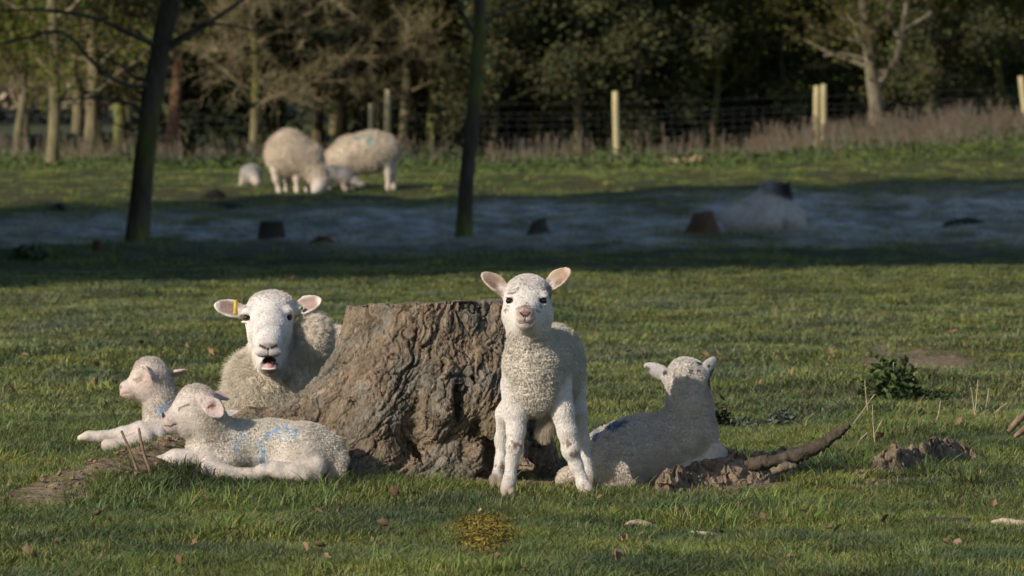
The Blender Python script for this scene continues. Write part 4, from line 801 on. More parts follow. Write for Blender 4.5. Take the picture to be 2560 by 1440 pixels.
def quads(centers, size, r, elong=1.0, droop=0.0):
    n = len(centers); d = r.normal(size=(n, 3)); d[:, 2] = d[:, 2] * 0.7 - droop; d /= np.linalg.norm(d, axis=1)[:, None]
    e = np.cross(d, r.normal(size=(n, 3))); e /= np.linalg.norm(e, axis=1)[:, None] + 1e-9; s = size * r.uniform(0.6, 1.3, n)[:, None]
    d = d * s * elong / 2; e = e * s / 2; V = np.stack([centers - d, centers + e * 0.8, centers + d, centers - e * 0.8], 1).reshape(-1, 3)
    F = np.arange(n * 4).reshape(-1, 4); return V, F
def branches(r, root_pts, root_rad, n1, len1, zlo, zhi, up, n2=7, n3=5, droop=0.0):
    """limbs off a trunk, side branches off the limbs, twigs off those; returns limb tubes, twig strips and tip points"""
    limbs = []; twigs = []; tips = []
    root_pts = np.asarray(root_pts)
    for i in range(n1):
        z = zlo + (zhi - zlo) * (i + r.random()) / n1; k = np.searchsorted(root_pts[:, 2], z); k = min(max(k, 1), len(root_pts) - 1)
        t = (z - root_pts[k - 1, 2]) / (root_pts[k, 2] - root_pts[k - 1, 2] + 1e-9); p = root_pts[k - 1] + (root_pts[k] - root_pts[k - 1]) * np.clip(t, 0, 1)
        a = i * 2.4 + r.uniform(-.5, .5); L = len1 * r.uniform(0.6, 1.15) * (1.0 - 0.55 * max(0, (z - zlo) / (zhi - zlo + 1e-9)) ** 1.5); d = np.array([math.cos(a), math.sin(a), up + r.normal() * 0.2]); d /= np.linalg.norm(d)
        P = [p]; 
        for j in range(6):
            d = d + r.normal(size=3) * 0.16 + np.array([0, 0, 0.06 - droop]); d /= np.linalg.norm(d); P.append(P[-1] + d * L / 6)
        rr = np.interp(z, root_pts[:, 2], root_rad) * 0.42; limbs.append((np.array(P), np.linspace(rr, rr * 0.25, 7)))
        for j in range(n2):
            f = 0.2 + 0.8 * (j + r.random()) / n2; q = np.array(P); kk = f * 6; k0 = min(int(kk), 5); b0 = q[k0] + (q[k0 + 1] - q[k0]) * (kk - k0); dd = (q[k0 + 1] - q[k0]); dd /= np.linalg.norm(dd)
            e = dd * 0.6 + r.normal(size=3) * 0.6 + np.array([0, 0, 0.15 - droop]); e /= np.linalg.norm(e); l2 = L * 0.42 * (1.15 - f * 0.6); Q = [b0]
            for m in range(3): e = e + r.normal(size=3) * 0.2; e /= np.linalg.norm(e); Q.append(Q[-1] + e * l2 / 3)
            twigs.append((np.array(Q), max(rr * 0.2, 0.008))); 
            for m in range(n3):
                g = r.random() * 3; k1 = min(int(g), 2); c0 = Q[k1] + (Q[k1 + 1] - Q[k1]) * (g - k1); e2 = e * 0.5 + r.normal(size=3) * 0.6 + np.array([0, 0, 0.1 - droop]); e2 /= np.linalg.norm(e2); l3 = l2 * r.uniform(0.3, 0.6)
                R3 = [c0, c0 + e2 * l3 * 0.5, c0 + e2 * l3 + r.normal(size=3) * l3 * 0.15]; twigs.append((np.array(R3), 0.005)); tips.append((c0, R3[-1]))
    return limbs, twigs, tips
def strips(tw, r):
    """thin three-sided twigs"""
    V = []; F = []; n = 0
    for P, w in tw:
        m = len(P); v, f = tube(P, np.linspace(w, w * 0.45, m), 3, cap=False); V.append(v); F += [tuple(i + n for i in q) for q in f]; n += len(v)
    return np.concatenate(V), F
def tree_parts(seed, kind, H=7.0, r0=0.13, path=None, limbs_extra=(), low=1.2, nl=16, spread=2.2):
    """mesh data in the tree's own space, base at the origin"""
    r = np.random.default_rng(seed)
    if path is None:
        n = 12; z = np.linspace(-0.15, H, n); path = np.stack([np.cumsum(r.normal(0, 0.05, n)), np.cumsum(r.normal(0, 0.05, n)), z], 1); path[:, :2] -= path[0, :2]
        rad = r0 * np.interp(z / H, [0, 0.04, 0.5, 1], [1.35, 1.05, 0.7, 0.15])
    else: path, rad = path
    tb = MB(); v, f = tube(path, rad, 14, rough=0.035, seed=seed)
    rel = np.clip(v[:, 2] / max(H, 1), 0, 1)[:, None]
    tcol = {'bare': (0.17, 0.14, 0.08), 'leafy': (0.22, 0.18, 0.11), 'spruce': (0.06, 0.045, 0.03), 'pine': (0.12, 0.08, 0.055), 'yew': (0.14, 0.11, 0.07), 'grey': (0.10, 0.085, 0.06), 'fork': (0.21, 0.175, 0.12), 'red': (0.17, 0.09, 0.06), 'moss': (0.15, 0.15, 0.05)}
    c0 = np.array(tcol.get(kind, tcol['grey'])); nz = fbm(v * np.array([4, 4, 1.2]), 3, seed)[:, None]; mossy = sstep(0.0, 0.5, fbm(v * 2.0 + 9, 2, seed))[:, None] * (0.7 if kind in ('moss', 'grey', 'bare') else 0.25)
    cc = c0 * (1 + 0.35 * nz); cc = cc * (1 - mossy) + np.array([0.13, 0.14, 0.03]) * mossy; tb.add(v, f, np.clip(cc, 0.01, 1))
    droop = {'spruce': 0.10, 'pine': 0.05, 'yew': 0.04}.get(kind, -0.02)
    L, T, tips = branches(r, path, rad, nl, spread, low, H * 0.92, {'spruce': -0.1, 'pine': 0.1, 'yew': 0.15}.get(kind, 0.45), 15 if kind in ('bare', 'moss') else 9, 16 if kind in ('bare', 'moss') else 8, droop)
    for P, rr in list(L) + list(limbs_extra):
        v, f = tube(P, rr, 7, rough=0.05, seed=seed); tb.add(v, f, c0 * 0.95)
    cb = MB(); tv, tf = strips(T, r); twig_c = {'bare': (1, 1, 1), 'leafy': (0.6, 0.6, 0.6)}.get(kind, (0.35, 0.33, 0.3))
    tw = MB(); tw.add(tv, tf, np.array(twig_c) * (1 + 0.25 * r.normal(size=(len(tv), 1)))) 
    A = np.array([t[0] for t in tips]); B = np.array([t[1] for t in tips])
    per, size, el, dr = {'bare': (1, 0.035, 1.5, 0), 'leafy': (10, 0.06, 1.3, 0), 'spruce': (26, 0.10, 2.4, 0.5), 'pine': (20, 0.09, 2.0, 0.1), 'yew': (15, 0.07, 1.6, 0.2), 'grey': (3, 0.045, 1.4, 0), 'fork': (2, 0.05, 1.4, 0), 'red': (6, 0.06, 1.5, 0), 'moss': (5, 0.05, 1.4, 0)}[kind]
    t = r.random((len(A), per))[..., None]; sp = {'bare': 0.05, 'leafy': 0.14, 'grey': 0.10}.get(kind, 0.16)
    C = (A[:, None] * (1 - t) + B[:, None] * t + r.normal(size=(len(A), per, 3)) * sp).reshape(-1, 3)
    qv, qf = quads(C, size, r, el, dr); clump = np.repeat(r.uniform(0.55, 1.45, len(A)), per); vc = np.repeat(clump * r.uniform(0.75, 1.25, len(clump)), 4)[:, None] * np.array([1, 1, 1]); vc = vc * (1 + np.repeat(np.repeat(r.normal(size=(len(A), 3)), per, 0), 4, 0) * np.array([0.16, 0.05, 0.1]))
    lf = MB(); lf.add(qv, qf, np.clip(vc, 0.1, 3))
    return tb.mesh('trunk'), tw.mesh('twigs', False), lf.mesh('foliage', False)
LEAFM = {'bare': 'leaf', 'leafy': 'leaf', 'spruce': 'needle', 'pine': 'pine', 'yew': 'yew', 'grey': 'leaf', 'fork': 'leaf', 'red': 'yew', 'moss': 'leaf'}
def place_tree(parts, kind, x, y, rz, sc_, name, label, group=None, category='tree', z=None):
    o = bpy.data.objects.new(name, None); COL.objects.link(o); o.location = (x, y, float(terrain(x, y)) - 0.03 if z is None else z); o.rotation_euler = (0, 0, rz); o.scale = (sc_,) * 3
    tag(o, label, category, group)
    obj('trunk', parts[0], M['treebark'], o); c = obj('crown', parts[2], M[LEAFM[kind]], o); obj('twigs', parts[1], M['twig'], c)
    return o
def X_(px, D): return (px - 1280) * D / FPX

def ground_Y(px, py, lo, hi):
    Ys = np.linspace(lo, hi, 400); X = (px - 1280) / FPX * (Ys + 16); z = terrain(X, Ys); _, q = proj(np.stack([X, Ys, z], 1)); return float(Ys[np.argmin(np.abs(q - py))])
# the two trees standing in the hollow
def px_path(pts, Y, base):
    P = []; R = []
    for x, y, r in pts: P.append(at(x, y, Y) - base); R.append(r / scl(Y))
    return P, R
def hollow_tree(pts, limbs, Y, seed, label, low):
    Y = ground_Y(pts[0][0], pts[0][1] - 2, 50, 70)
    bx = at(pts[0][0], pts[0][1], Y)[0]; base = np.array([bx, Y, float(terrain(bx, Y))]); r = np.random.default_rng(seed)
    dz = (at(pts[0][0], pts[0][1], Y) - base)[2]
    P, R = px_path(pts, Y, base); P = np.array(P); P[:, 2] -= dz; P = spline(P, 26); R = np.interp(np.linspace(0, 1, 26), np.linspace(0, 1, len(R)), R)
    P[0, 2] -= 0.1; ex = []
    for lm, w in limbs:
        q = np.array([at(a, b, Y + d) - base - [0, 0, dz] for a, b, d in lm]); q = spline(q, 14); ex.append((q, np.linspace(w, w * 0.35, 14) / scl(Y)))
    parts = tree_parts(seed, 'grey', H=P[-1, 2], path=(P, R), limbs_extra=ex, low=low, nl=20, spread=2.0)
    return place_tree(parts, 'grey', base[0], base[1], 0, 1, 'tree', label)
hollow_tree([(345, 606, 40), (346, 560, 29), (356, 450, 27), (366, 350, 26), (378, 260, 26), (392, 170, 25), (408, 80, 25), (428, 0, 25), (446, -100, 23), (460, -300, 19), (470, -600, 13), (480, -1000, 5)],
    [([(412, 120, 0), (470, 85, 0.1), (540, 40, 0.2), (600, 0, 0.4), (680, -60, 0.6)], 9), ([(392, 110, 0), (330, 80, -0.3), (240, 40, -0.5), (120, 20, -0.8), (0, 20, -1)], 8), ([(382, 200, 0), (330, 210, -0.2), (250, 170, -0.4), (160, 75, -0.5), (60, 90, -0.7), (-20, 110, -0.8)], 7),
     ([(372, 280, 0), (320, 250, -0.2), (240, 240, -0.4), (150, 245, -0.5)], 5), ([(376, 190, 0), (340, 190, 0.4), (290, 150, 0.9), (200, 120, 1.0)], 5), ([(412, 110, 0), (520, 55, -0.3), (640, 70, -0.5), (760, 60, -0.5)], 4.5), ([(364, 300, 0), (330, 320, 0.2), (280, 300, 0.3)], 4)], 64.0, 31,
    'leaning tree with a lit mossy foot standing in the frosty hollow on the left', 2.6)
hollow_tree([(1160, 598, 27), (1161, 560, 21), (1166, 450, 19), (1176, 350, 18), (1186, 250, 18), (1192, 150, 17), (1198, 60, 16), (1200, -20, 15), (1206, -300, 12), (1212, -900, 5)],
    [([(1192, 90, 0), (1175, 60, 0.2), (1150, 10, 0.4), (1130, -40, 0.5)], 7), ([(1194, 70, 0), (1230, 40, 0.1), (1290, 10, 0.2), (1340, -20, 0.3)], 6)], 64.0, 32,
    'slim dark straight tree standing in shade in the middle of the frosty hollow', 2.9)

KP = {k: [tree_parts(300 + i * 7 + j, k, H={'spruce': 10, 'pine': 9}.get(k, 7.5), r0={'spruce': 0.14, 'pine': 0.12}.get(k, 0.085), low={'spruce': 0.9, 'pine': 0.9, 'yew': 0.6, 'bare': 0.9, 'leafy': 0.9, 'moss': 1.0}.get(k, 1.2), nl={'spruce': 34, 'pine': 26, 'yew': 26, 'bare': 32, 'moss': 28, 'leafy': 26}.get(k, 18), spread={'spruce': 2.3, 'pine': 2.2, 'bare': 2.0}.get(k, 2.0)) for j in range(2)] for i, k in enumerate(['bare', 'leafy', 'spruce', 'pine', 'yew', 'moss', 'red'])}
TR = [  # px, D, kind, scale, label
    (128, 108, 'leafy', 1.0, 'pale lit thin tree in front of the fence line near the left edge'),
    (44, 116, 'leafy', 0.8, 'thin pale crooked tree at the far left edge behind the fence'),
    (222, 120, 'leafy', 1.15, 'left stem of the forked pale tree behind the leaning tree'),
    (252, 121, 'bare', 1.1, 'right stem of the forked pale tree beside its twin'),
    (298, 127, 'moss', 1.25, 'mossy green trunk close left of the leaning tree'),
    (420, 118, 'red', 1.15, 'reddish brown trunk just right of the leaning tree'),
    (538, 128, 'bare', 0.9, 'thin bare tree between the reddish trunk and the dark trunk'),
    (575, 122, 'spruce', 1.2, 'thick black trunk left of the small grazing lamb'),
    (632, 117, 'bare', 0.85, 'thin lit tree rising behind the small grazing lamb'),
    (708, 122, 'moss', 1.3, 'mossy green trunk rising behind the back of the left grazing ewe'),
    (792, 126, 'bare', 1.15, 'dark trunk between the two grazing ewes'),
    (900, 127, 'bare', 0.9, 'slim tree behind the right grazing ewe'),
    (480, 133, 'bare', 1.1, 'bare tan twiggy tree between the leaning tree and the ewes, set back'),
    (660, 131, 'bare', 1.2, 'tan twiggy tree set back above the small grazing lamb'),
    (850, 132, 'bare', 1.15, 'tan twiggy tree set back above the gap between the ewes'),
    (965, 134, 'bare', 1.1, 'tan twiggy tree set back behind the post by the ewes'),
    (1030, 130, 'bare', 1.0, 'twiggy tree right of the ewes in the shade of the wood'),
    (1000, 119, 'bare', 1.0, 'low tan twiggy tree right beside the tall post by the ewes'),
    (1085, 120, 'moss', 0.95, 'mossy twiggy tree close left of the slim dark tree'),
    (1110, 124, 'yew', 0.9, 'olive bushy tree behind the slim dark tree'),
    (1225, 119, 'yew', 0.8, 'low olive tree right beside the slim dark tree'),
    (1345, 121, 'moss', 0.9, 'brownish twiggy tree behind the first middle fence bay'),
    (1455, 119, 'yew', 0.85, 'olive tree leaning over the fence left of the single post'),
    (1590, 120, 'yew', 0.8, 'olive tree close right of the single fence post'),
    (1790, 121, 'moss', 0.8, 'brown twiggy tree under the tall blue green pine'),
    (1960, 122, 'yew', 0.75, 'olive shrubby tree left of the double post'),
    (2110, 123, 'moss', 0.85, 'twiggy brown tree right of the double post'),
    (2330, 121, 'yew', 0.75, 'olive tree right of the pale forked tree'),
    (2500, 122, 'moss', 0.85, 'brown twiggy tree by the leaning end post'),
    (1290, 128, 'spruce', 1.0, 'dark conifer right of the slim dark tree'),
    (1400, 126, 'yew', 0.95, 'low olive tree drooping behind the middle fence bay'),
    (1500, 132, 'spruce', 1.15, 'dark conifer behind the single fence post'),
    (1640, 124, 'pine', 1.0, 'blue green lit pine right of the single fence post'),
    (1730, 127, 'pine', 1.15, 'taller blue green pine left of the double post'),
    (1850, 125, 'yew', 0.9, 'olive tree low behind the netting left of the double post'),
    (1900, 134, 'spruce', 1.1, 'dark conifer with bare black trunk behind the double post'),
    (2010, 130, 'spruce', 1.0, 'black conifer directly behind the double post'),
    (2150, 136, 'spruce', 1.2, 'conifer behind the pale forked tree'),
    (2290, 130, 'spruce', 1.1, 'dark conifer right of the pale forked tree'),
    (2380, 125, 'yew', 0.85, 'brownish olive tree toward the right end of the fence'),
    (2450, 131, 'spruce', 1.2, 'broad black conifer near the right edge'),
    (2560, 128, 'spruce', 1.15, 'black conifer cut off by the right edge')]
for i, (px, D, k, s_, lab) in enumerate(TR):
    place_tree(KP[k][i % 2], k, X_(px, D), D - 16, i * 2.1, s_, {'spruce': 'conifer', 'pine': 'pine_tree'}.get(k, 'tree'), lab, 'trees of the wood behind the fence')
# the pale forked tree on the right, built to its own outline
_Y = 101.0; _b = np.array([at(2190, 330, _Y)[0], _Y, at(2190, 330, _Y)[2] - 0.05])
_P, _R = px_path([(2192, 335, 22), (2190, 280, 18), (2184, 220, 17), (2176, 170, 15), (2168, 110, 13), (2158, 40, 11), (2150, -40, 9), (2130, -200, 5)], _Y, _b); _P = spline(_P, 20); _R = np.interp(np.linspace(0, 1, 20), np.linspace(0, 1, 8), _R); _P[0, 2] -= 0.3
_ex = [(spline([at(a, b, _Y) - _b for a, b in pp], 12), np.linspace(w, w * 0.5, 12) / scl(_Y)) for pp, w in [([(2188, 225), (2215, 185), (2240, 150), (2250, 90), (2262, 40), (2275, -60)], 11), ([(2250, 95), (2220, 50), (2230, 0)], 6), ([(2255, 75), (2300, 50), (2330, 30)], 5), ([(2170, 130), (2130, 70), (2100, 40)], 6), ([(2172, 150), (2110, 135), (2060, 140)], 5)]]
place_tree(tree_parts(77, 'fork', H=_P[-1, 2], path=(_P, _R), limbs_extra=_ex, low=0.9, nl=18, spread=1.3), 'fork', _b[0], _b[1], 0, 1, 'tree', 'pale forked tree with sparse leaves lit in front of the black wood on the right', z=_b[2])
# second and third rows: the wood goes on and closes the view
r_ = np.random.default_rng(12); k_ = 0
for row, (D0, D1, step) in enumerate([(139, 147, 95), (152, 168, 110), (176, 200, 150)]):
    px = 1000 if row < 2 else 1060
    while px < 2900:
        D = r_.uniform(D0, D1); k = r_.choice(['spruce', 'spruce', 'spruce', 'pine', 'yew'] if row else ['spruce', 'spruce', 'yew']); k_ += 1
        place_tree(KP[k][k_ % 2], k, X_(px + r_.uniform(-30, 30), D), D - 16, r_.uniform(0, 6), r_.uniform(1.0, 1.35), 'conifer' if k == 'spruce' else 'tree', 'dark evergreen tree filling the depth of the black wood on the right', 'trees deep in the wood'); px += step
for px in (-60, 60, 190, 330, 480, 600, 700, 830, 930):
    D = r_.uniform(138, 160); k = r_.choice(['bare', 'leafy', 'bare', 'moss'] if px < 500 else ['bare', 'bare', 'moss']); k_ += 1
    place_tree(KP[k][k_ % 2], k, X_(px, D), D - 16, r_.uniform(0, 6), r_.uniform(0.95, 1.3), 'tree', 'bare twiggy tree in the thin wood far on the left', 'thin bare trees far on the left')
# belt of evergreens beyond the left edge of the picture: its shade is the dark band across the hollow
for i, D in enumerate([q for q in np.arange(29.4, 81, 2.6) if not 65 < q < 67.5]):
    place_tree(KP['spruce'][i % 2], 'spruce', -13.2 + (i % 2) * 1.6 - 0.3 * math.sin(i * 2.2), D - 16, i * 1.3, 1.75, 'conifer', 'tall dark conifer of the shelter belt beyond the left side of the field', 'shelter belt conifers')
# far hedge and pink-brown woodland beyond the far field on the left
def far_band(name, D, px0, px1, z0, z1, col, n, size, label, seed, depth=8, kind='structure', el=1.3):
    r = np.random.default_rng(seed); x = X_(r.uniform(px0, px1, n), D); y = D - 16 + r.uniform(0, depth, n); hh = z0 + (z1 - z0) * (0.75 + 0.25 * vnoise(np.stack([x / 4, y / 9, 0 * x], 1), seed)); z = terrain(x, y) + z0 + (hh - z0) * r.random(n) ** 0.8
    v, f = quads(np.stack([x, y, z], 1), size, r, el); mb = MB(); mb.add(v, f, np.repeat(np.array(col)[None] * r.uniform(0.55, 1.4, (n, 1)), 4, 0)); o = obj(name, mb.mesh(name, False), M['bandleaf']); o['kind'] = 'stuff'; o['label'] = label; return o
M['bandleaf'] = leaf_mat('far_foliage', (1, 1, 1), 0.05)
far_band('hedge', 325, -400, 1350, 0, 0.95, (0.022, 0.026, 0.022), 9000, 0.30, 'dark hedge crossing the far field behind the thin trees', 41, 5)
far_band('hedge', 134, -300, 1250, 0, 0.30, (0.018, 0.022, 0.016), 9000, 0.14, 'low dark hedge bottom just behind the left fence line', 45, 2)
far_band('woodland', 345, -700, 1500, 0, 13.0, (0.24, 0.19, 0.14), 60000, 0.42, 'hazy brown distant wood closing the left horizon', 42, 30)
far_band('woodland', 215, 900, 3000, 0, 9, (0.055, 0.06, 0.038), 36000, 0.5, 'black mass of wood closing the right side', 43, 18)

# ------------------------------------------------------------------ fence
def fence():
    Y = 96.0; root = bpy.data.objects.new('stock_fence', None); COL.objects.link(root); O = np.array([0, Y, 0.0]); root.location = Vector(O)
    tag(root, 'stock fence of pale round posts and wire netting along the edge of the wood', 'fence')
    def post(px, pt, pb, w, lean=0, dy=0.0, lab=None):
        a = at(px - lean, pb + 14, Y + dy) - O; b = at(px, pt, Y + dy) - O; r = w / 2 / scl(Y); P = np.linspace(a, b, 6); v, f = tube(P, [r, r, r * 0.98, r * .97, r * .96, r * 0.82], 12, 0.015, abs(int(px)))
        mb = MB(); c = np.array([0.43, 0.36, 0.19]) * (1 + 0.12 * fbm(v * np.array([9, 9, 2]), 3, int(px)))[:, None]; mb.add(v, f, c); o = obj('post', mb.mesh('post'), M['plain'], root)
        if lab: o['label'] = lab
    for px, pt, pb, w, lean in [(968, 224, 410, 17, 0), (1538, 228, 410, 18, -5), (2042, 214, 380, 19, 0), (2059, 210, 380, 17, 0), (2552, 190, 350, 18, -22), (-480, 240, 445, 16, 0), (3060, 170, 330, 18, 0), (927, 258, 410, 13, 0)]:
        post(px, pt, pb, w, lean)
    xs = np.array([-480, 10, 480, 968, 1538, 2050, 2552, 3060]); tops = np.array([290, 290, 286, 284, 280, 262, 240, 222]); bots = np.array([432, 428, 418, 406, 400, 370, 342, 322])
    for i in range(len(xs) - 1):
        mb = MB(); n = 20
        for k, t in enumerate([0, 0.12, 0.26, 0.42, 0.58, 0.78, 1.0]):
            q = np.linspace(0, 1, 10); P = [at(xs[i] + (xs[i + 1] - xs[i]) * u, (tops[i] + (tops[i + 1] - tops[i]) * u) * (1 - t) + (bots[i] + (bots[i + 1] - bots[i]) * u) * t + 2 * math.sin(math.pi * u), Y - 0.06) - O for u in q]
            v, f = tube(P, [0.0010] * 10, 4); mb.add(v, f, (0.16, 0.165, 0.17))
        for k in range(n):
            u = (k + 0.5) / n; X = xs[i] + (xs[i + 1] - xs[i]) * u; P = [at(X, tops[i] + (tops[i + 1] - tops[i]) * u, Y - 0.06) - O, at(X, bots[i] + (bots[i + 1] - bots[i]) * u, Y - 0.06) - O]; v, f = tube(P, [0.0007] * 2, 4); mb.add(v, f, (0.16, 0.165, 0.17))
        obj('wire_netting', mb.mesh('wire_netting'), M['plain'], root)
        q = np.linspace(0, 1, 12); mb = MB(); P = [at(xs[i] + (xs[i + 1] - xs[i]) * u, tops[i] + (tops[i + 1] - tops[i]) * u - 22, Y - 0.06) - O for u in q]; v, f = tube(P, [0.0009] * 12, 4); mb.add(v, f, (0.16, 0.165, 0.17)); obj('top_wire', mb.mesh('top_wire'), M['plain'], root)
fence()

# dead grass and dock stems along the fence (nobody could count them)
def dry_stems():
    r = np.random.default_rng(66); V = []; F = []; C = []; n = 0; N = 5200
    px = np.concatenate([r.uniform(-200, 1950, N // 3), 1850 + 810 * r.random(N - N // 3) ** 0.75]); D = r.uniform(109, 117, N)
    x = X_(px, D); y = D - 16; z0 = terrain(x, y); dens = vnoise(np.stack([x / 0.5, y / 2, 0 * x], 1), 3)
    h = r.uniform(0.15, 0.5, N) * (1 + 0.5 * dens) * np.where(px > 1950, 0.95, 0.85)
    for i in range(N):
        a = np.array([x[i], y[i], z0[i] - 0.03]); b = a + np.array([r.normal() * 0.14 * h[i], r.normal() * 0.1 * h[i], h[i]]); w = r.uniform(0.004, 0.010) / 1.5; col = np.array([0.46, 0.37, 0.26]) * r.uniform(0.4, 1.1) if r.random() < 0.75 else np.array([0.22, 0.21, 0.09])
        P = [a, (a + b) / 2 + [0.02 * h[i], 0, 0], b]
        v = np.array([P[0] + [-w, 0, 0], P[0] + [w, 0, 0], P[1] + [-w, 0, 0], P[1] + [w, 0, 0], P[2] + [-w * .6, 0, 0], P[2] + [w * .6, 0, 0]]); v[1::2, 1] += w
        V.append(v); F += [(n, n + 1, n + 3, n + 2), (n + 2, n + 3, n + 5, n + 4)]; C += [col] * 6; n += 6
        if r.random() < 0.35:                     # seed head
            for k in range(4):
                c0 = b - np.array([0, 0, 0.03 * k]) + r.normal(size=3) * 0.012; s_ = 0.016; V.append(np.array([c0 + [-s_, 0, 0], c0 + [0, s_, -s_], c0 + [s_, 0, 0], c0 + [0, -s_, s_ * 1.5]])); F.append((n, n + 1, n + 2, n + 3)); C += [np.array([0.38, 0.27, 0.19]) * r.uniform(0.6, 1.1)] * 4; n += 4
    mb = MB(); mb.add(np.concatenate(V), F, np.array(C)); o = obj('dry_stems', mb.mesh('dry_stems', False), M['bandleaf']); o['kind'] = 'stuff'; o['label'] = 'pinkish dead grass and dock stems along the fence foot'
dry_stems()
def weeds():
    r = np.random.default_rng(67); N = 9000; px = r.uniform(-200, 2750, N); D = r.uniform(104.5, 113, N); x = X_(px, D); y = D - 16
    hh = (0.10 + 0.22 * np.clip(vnoise(np.stack([x / 0.7, y / 3, 0 * x], 1), 8), 0, 1)) * sstep(104, 109, D); z = terrain(x, y) + hh * r.random(N)
    v, f = quads(np.stack([x, y, z], 1), 0.055, r, 1.5, -0.4); mb = MB(); mb.add(v, f, np.repeat(np.array([0.055, 0.085, 0.022])[None] * r.uniform(0.5, 1.5, (N, 1)), 4, 0)); o = obj('weeds', mb.mesh('weeds', False), M['bandleaf']); o['kind'] = 'stuff'; o['label'] = 'bank of green nettles and weeds in front of the fence'
weeds()
standing_lamb(); sleeping_lamb(); lamb_behind(); lamb_facing_away(); ewe()

# ------------------------------------------------------------------ flock in the distance
def ground_Y(px, py, lo, hi):
    Ys = np.linspace(lo, hi, 400); X = (px - 1280) / FPX * (Ys + 16); z = terrain(X, Ys); _, q = proj(np.stack([X, Ys, z], 1)); return float(Ys[np.argmin(np.abs(q - py))])
FW_ = (0.60, 0.50, 0.38)
def far_sheep(name, cat, label, Y, org, build, ops=(), base=FW_, nf=9000, fur=7):
    s = Sculpt(Y, vox=2.2, base=base, fur=fur, curl=0.5); build(s); animal(name, s, label, cat, org, nf, ops, wool_disp=1.2, wool_cell=6, rad=0.5)
LG = dict(col=(0.66, 0.56, 0.46), fur=1, curl=0)
def b1(s):
    s.chain([((706, 382, 0), 38), ((720, 376, 0), 46), ((762, 398, 0), 44)], k=20); s.ell((728, 395, 0), (56, 45, 44), k=20); s.chain([((770, 408, -5), 38), ((792, 436, -20), 24), ((802, 456, -30), 18)], k=16)
    s.chain([((800, 458, -34), 17), ((794, 470, -46), 14), ((790, 476, -52), 11)], k=8, col=(0.74, 0.66, 0.60), fur=1.5, curl=0)
    s.ear((788, 452, -30), (768, 450, -34), (0, -1, 0.2), 6, th=2, col=(0.6, 0.5, 0.42)); s.ear((812, 456, -30), (830, 460, -32), (0, -1, 0.2), 6, th=2, col=(0.6, 0.5, 0.42))
    for x, x2, d in ((688, 697, -15), (740, 742, -18), (716, 717, 26), (765, 768, 22)): s.chain([((x, 425, d), 13), ((x + 2, 448, d), 7.5), ((x2, 474, d), 5.5), ((x2 + 1, 481, d - 2), 6.5)], k=7, **LG)
def b2(s):
    s.chain([((838, 402, 0), 28), ((872, 386, 0), 38), ((930, 376, 0), 43), ((958, 376, 0), 38)], k=20); s.ell((905, 392, 0), (66, 42, 38), k=20); s.chain([((836, 408, -3), 26), ((820, 436, -12), 18), ((812, 456, -16), 13)], k=14)
    s.chain([((811, 458, -18), 12), ((808, 472, -26), 8)], k=8, col=(0.74, 0.66, 0.60), fur=1.5, curl=0)
    for x, x2, d in ((965, 970, -15), (975, 984, 20), (862, 864, -15), (876, 880, 18)): s.chain([((x, 405, d), 18), ((x + 6, 430, d), 9), ((x2, 466, d), 5.5), ((x2, 473, d - 2), 6.5)], k=7, **LG)
    s.chain([((992, 370, 0), 8), ((994, 392, 0), 6)], k=6)
def b3(s):
    s.chain([((826, 434, 0), 21), ((862, 440, 0), 19), ((884, 450, -4), 11)], k=10); s.chain([((890, 456, -6), 10), ((906, 464, -10), 6)], k=6, col=(0.6, 0.52, 0.46), fur=1.5, curl=0); s.ear((890, 450, -8), (880, 458, -14), (0.2, -1, 0), 4, th=1.6)
    for x, x2, d in ((818, 816, -8), (826, 826, 10), (862, 858, -8), (870, 872, 10)): s.chain([((x, 448, d), 8), ((x2, 470, d), 4)], k=5, **LG)
def b4(s):
    s.chain([((624, 436, 0), 24), ((630, 434, 40), 22)], k=10); s.chain([((634, 444, -14), 14), ((642, 456, -26), 9)], k=8, col=(0.66, 0.58, 0.5), fur=1.5, curl=0)
    for x, x2, d in ((608, 601, 0), (638, 640, -6), (614, 612, 38), (636, 638, 38)): s.chain([((x, 448, d), 9), ((x2, 468, d), 4.2)], k=5, **LG)
def b5(s):
    s.chain([((1862, 552, 0), 44), ((1915, 540, 10), 52), ((1955, 548, 10), 48)], k=26); s.ell((1908, 558, 0), (96, 64, 40), k=26); s.chain([((1922, 510, 10), 36), ((1924, 478, 4), 22)], k=16)
    BK = dict(col=(0.02, 0.018, 0.018), fur=1, curl=0)
    s.chain([((1938, 476, 0), 20), ((1956, 478, 10), 19), ((1972, 492, 14), 12)], k=8, **BK); s.ear((1928, 468, -6), (1904, 462, -8), (0, -1, 0.2), 7, th=2.4, col=(0.03, 0.025, 0.025), inner=(0.03, 0.025, 0.025)); s.ear((1960, 470, 20), (1976, 456, 30), (0, -1, 0.2), 6, th=2.2, col=(0.03, 0.025, 0.025), inner=(0.03, 0.025, 0.025))
TEAL = (0.20, 0.38, 0.36)
_y = ground_Y(735, 480, 66, 90); far_sheep('ewe', 'ewe', 'cream ewe grazing in the distance behind a small lamb, nearer the leaning tree', _y, (735, 480, 0), b1)
_y2 = ground_Y(905, 474, 66, 92); far_sheep('ewe', 'ewe', 'cream ewe grazing in the distance with a blue paint mark on its back', _y2, (905, 474, 0), b2, ops=[dict(c=(926, 356, -30), r=(9, 20, 40), rot=20, k=TEAL, n=0.5, ns=8, a=0.7), dict(c=(906, 346, -20), r=(22, 7, 40), rot=-10, k=TEAL, n=0.5, ns=8, a=0.6)])
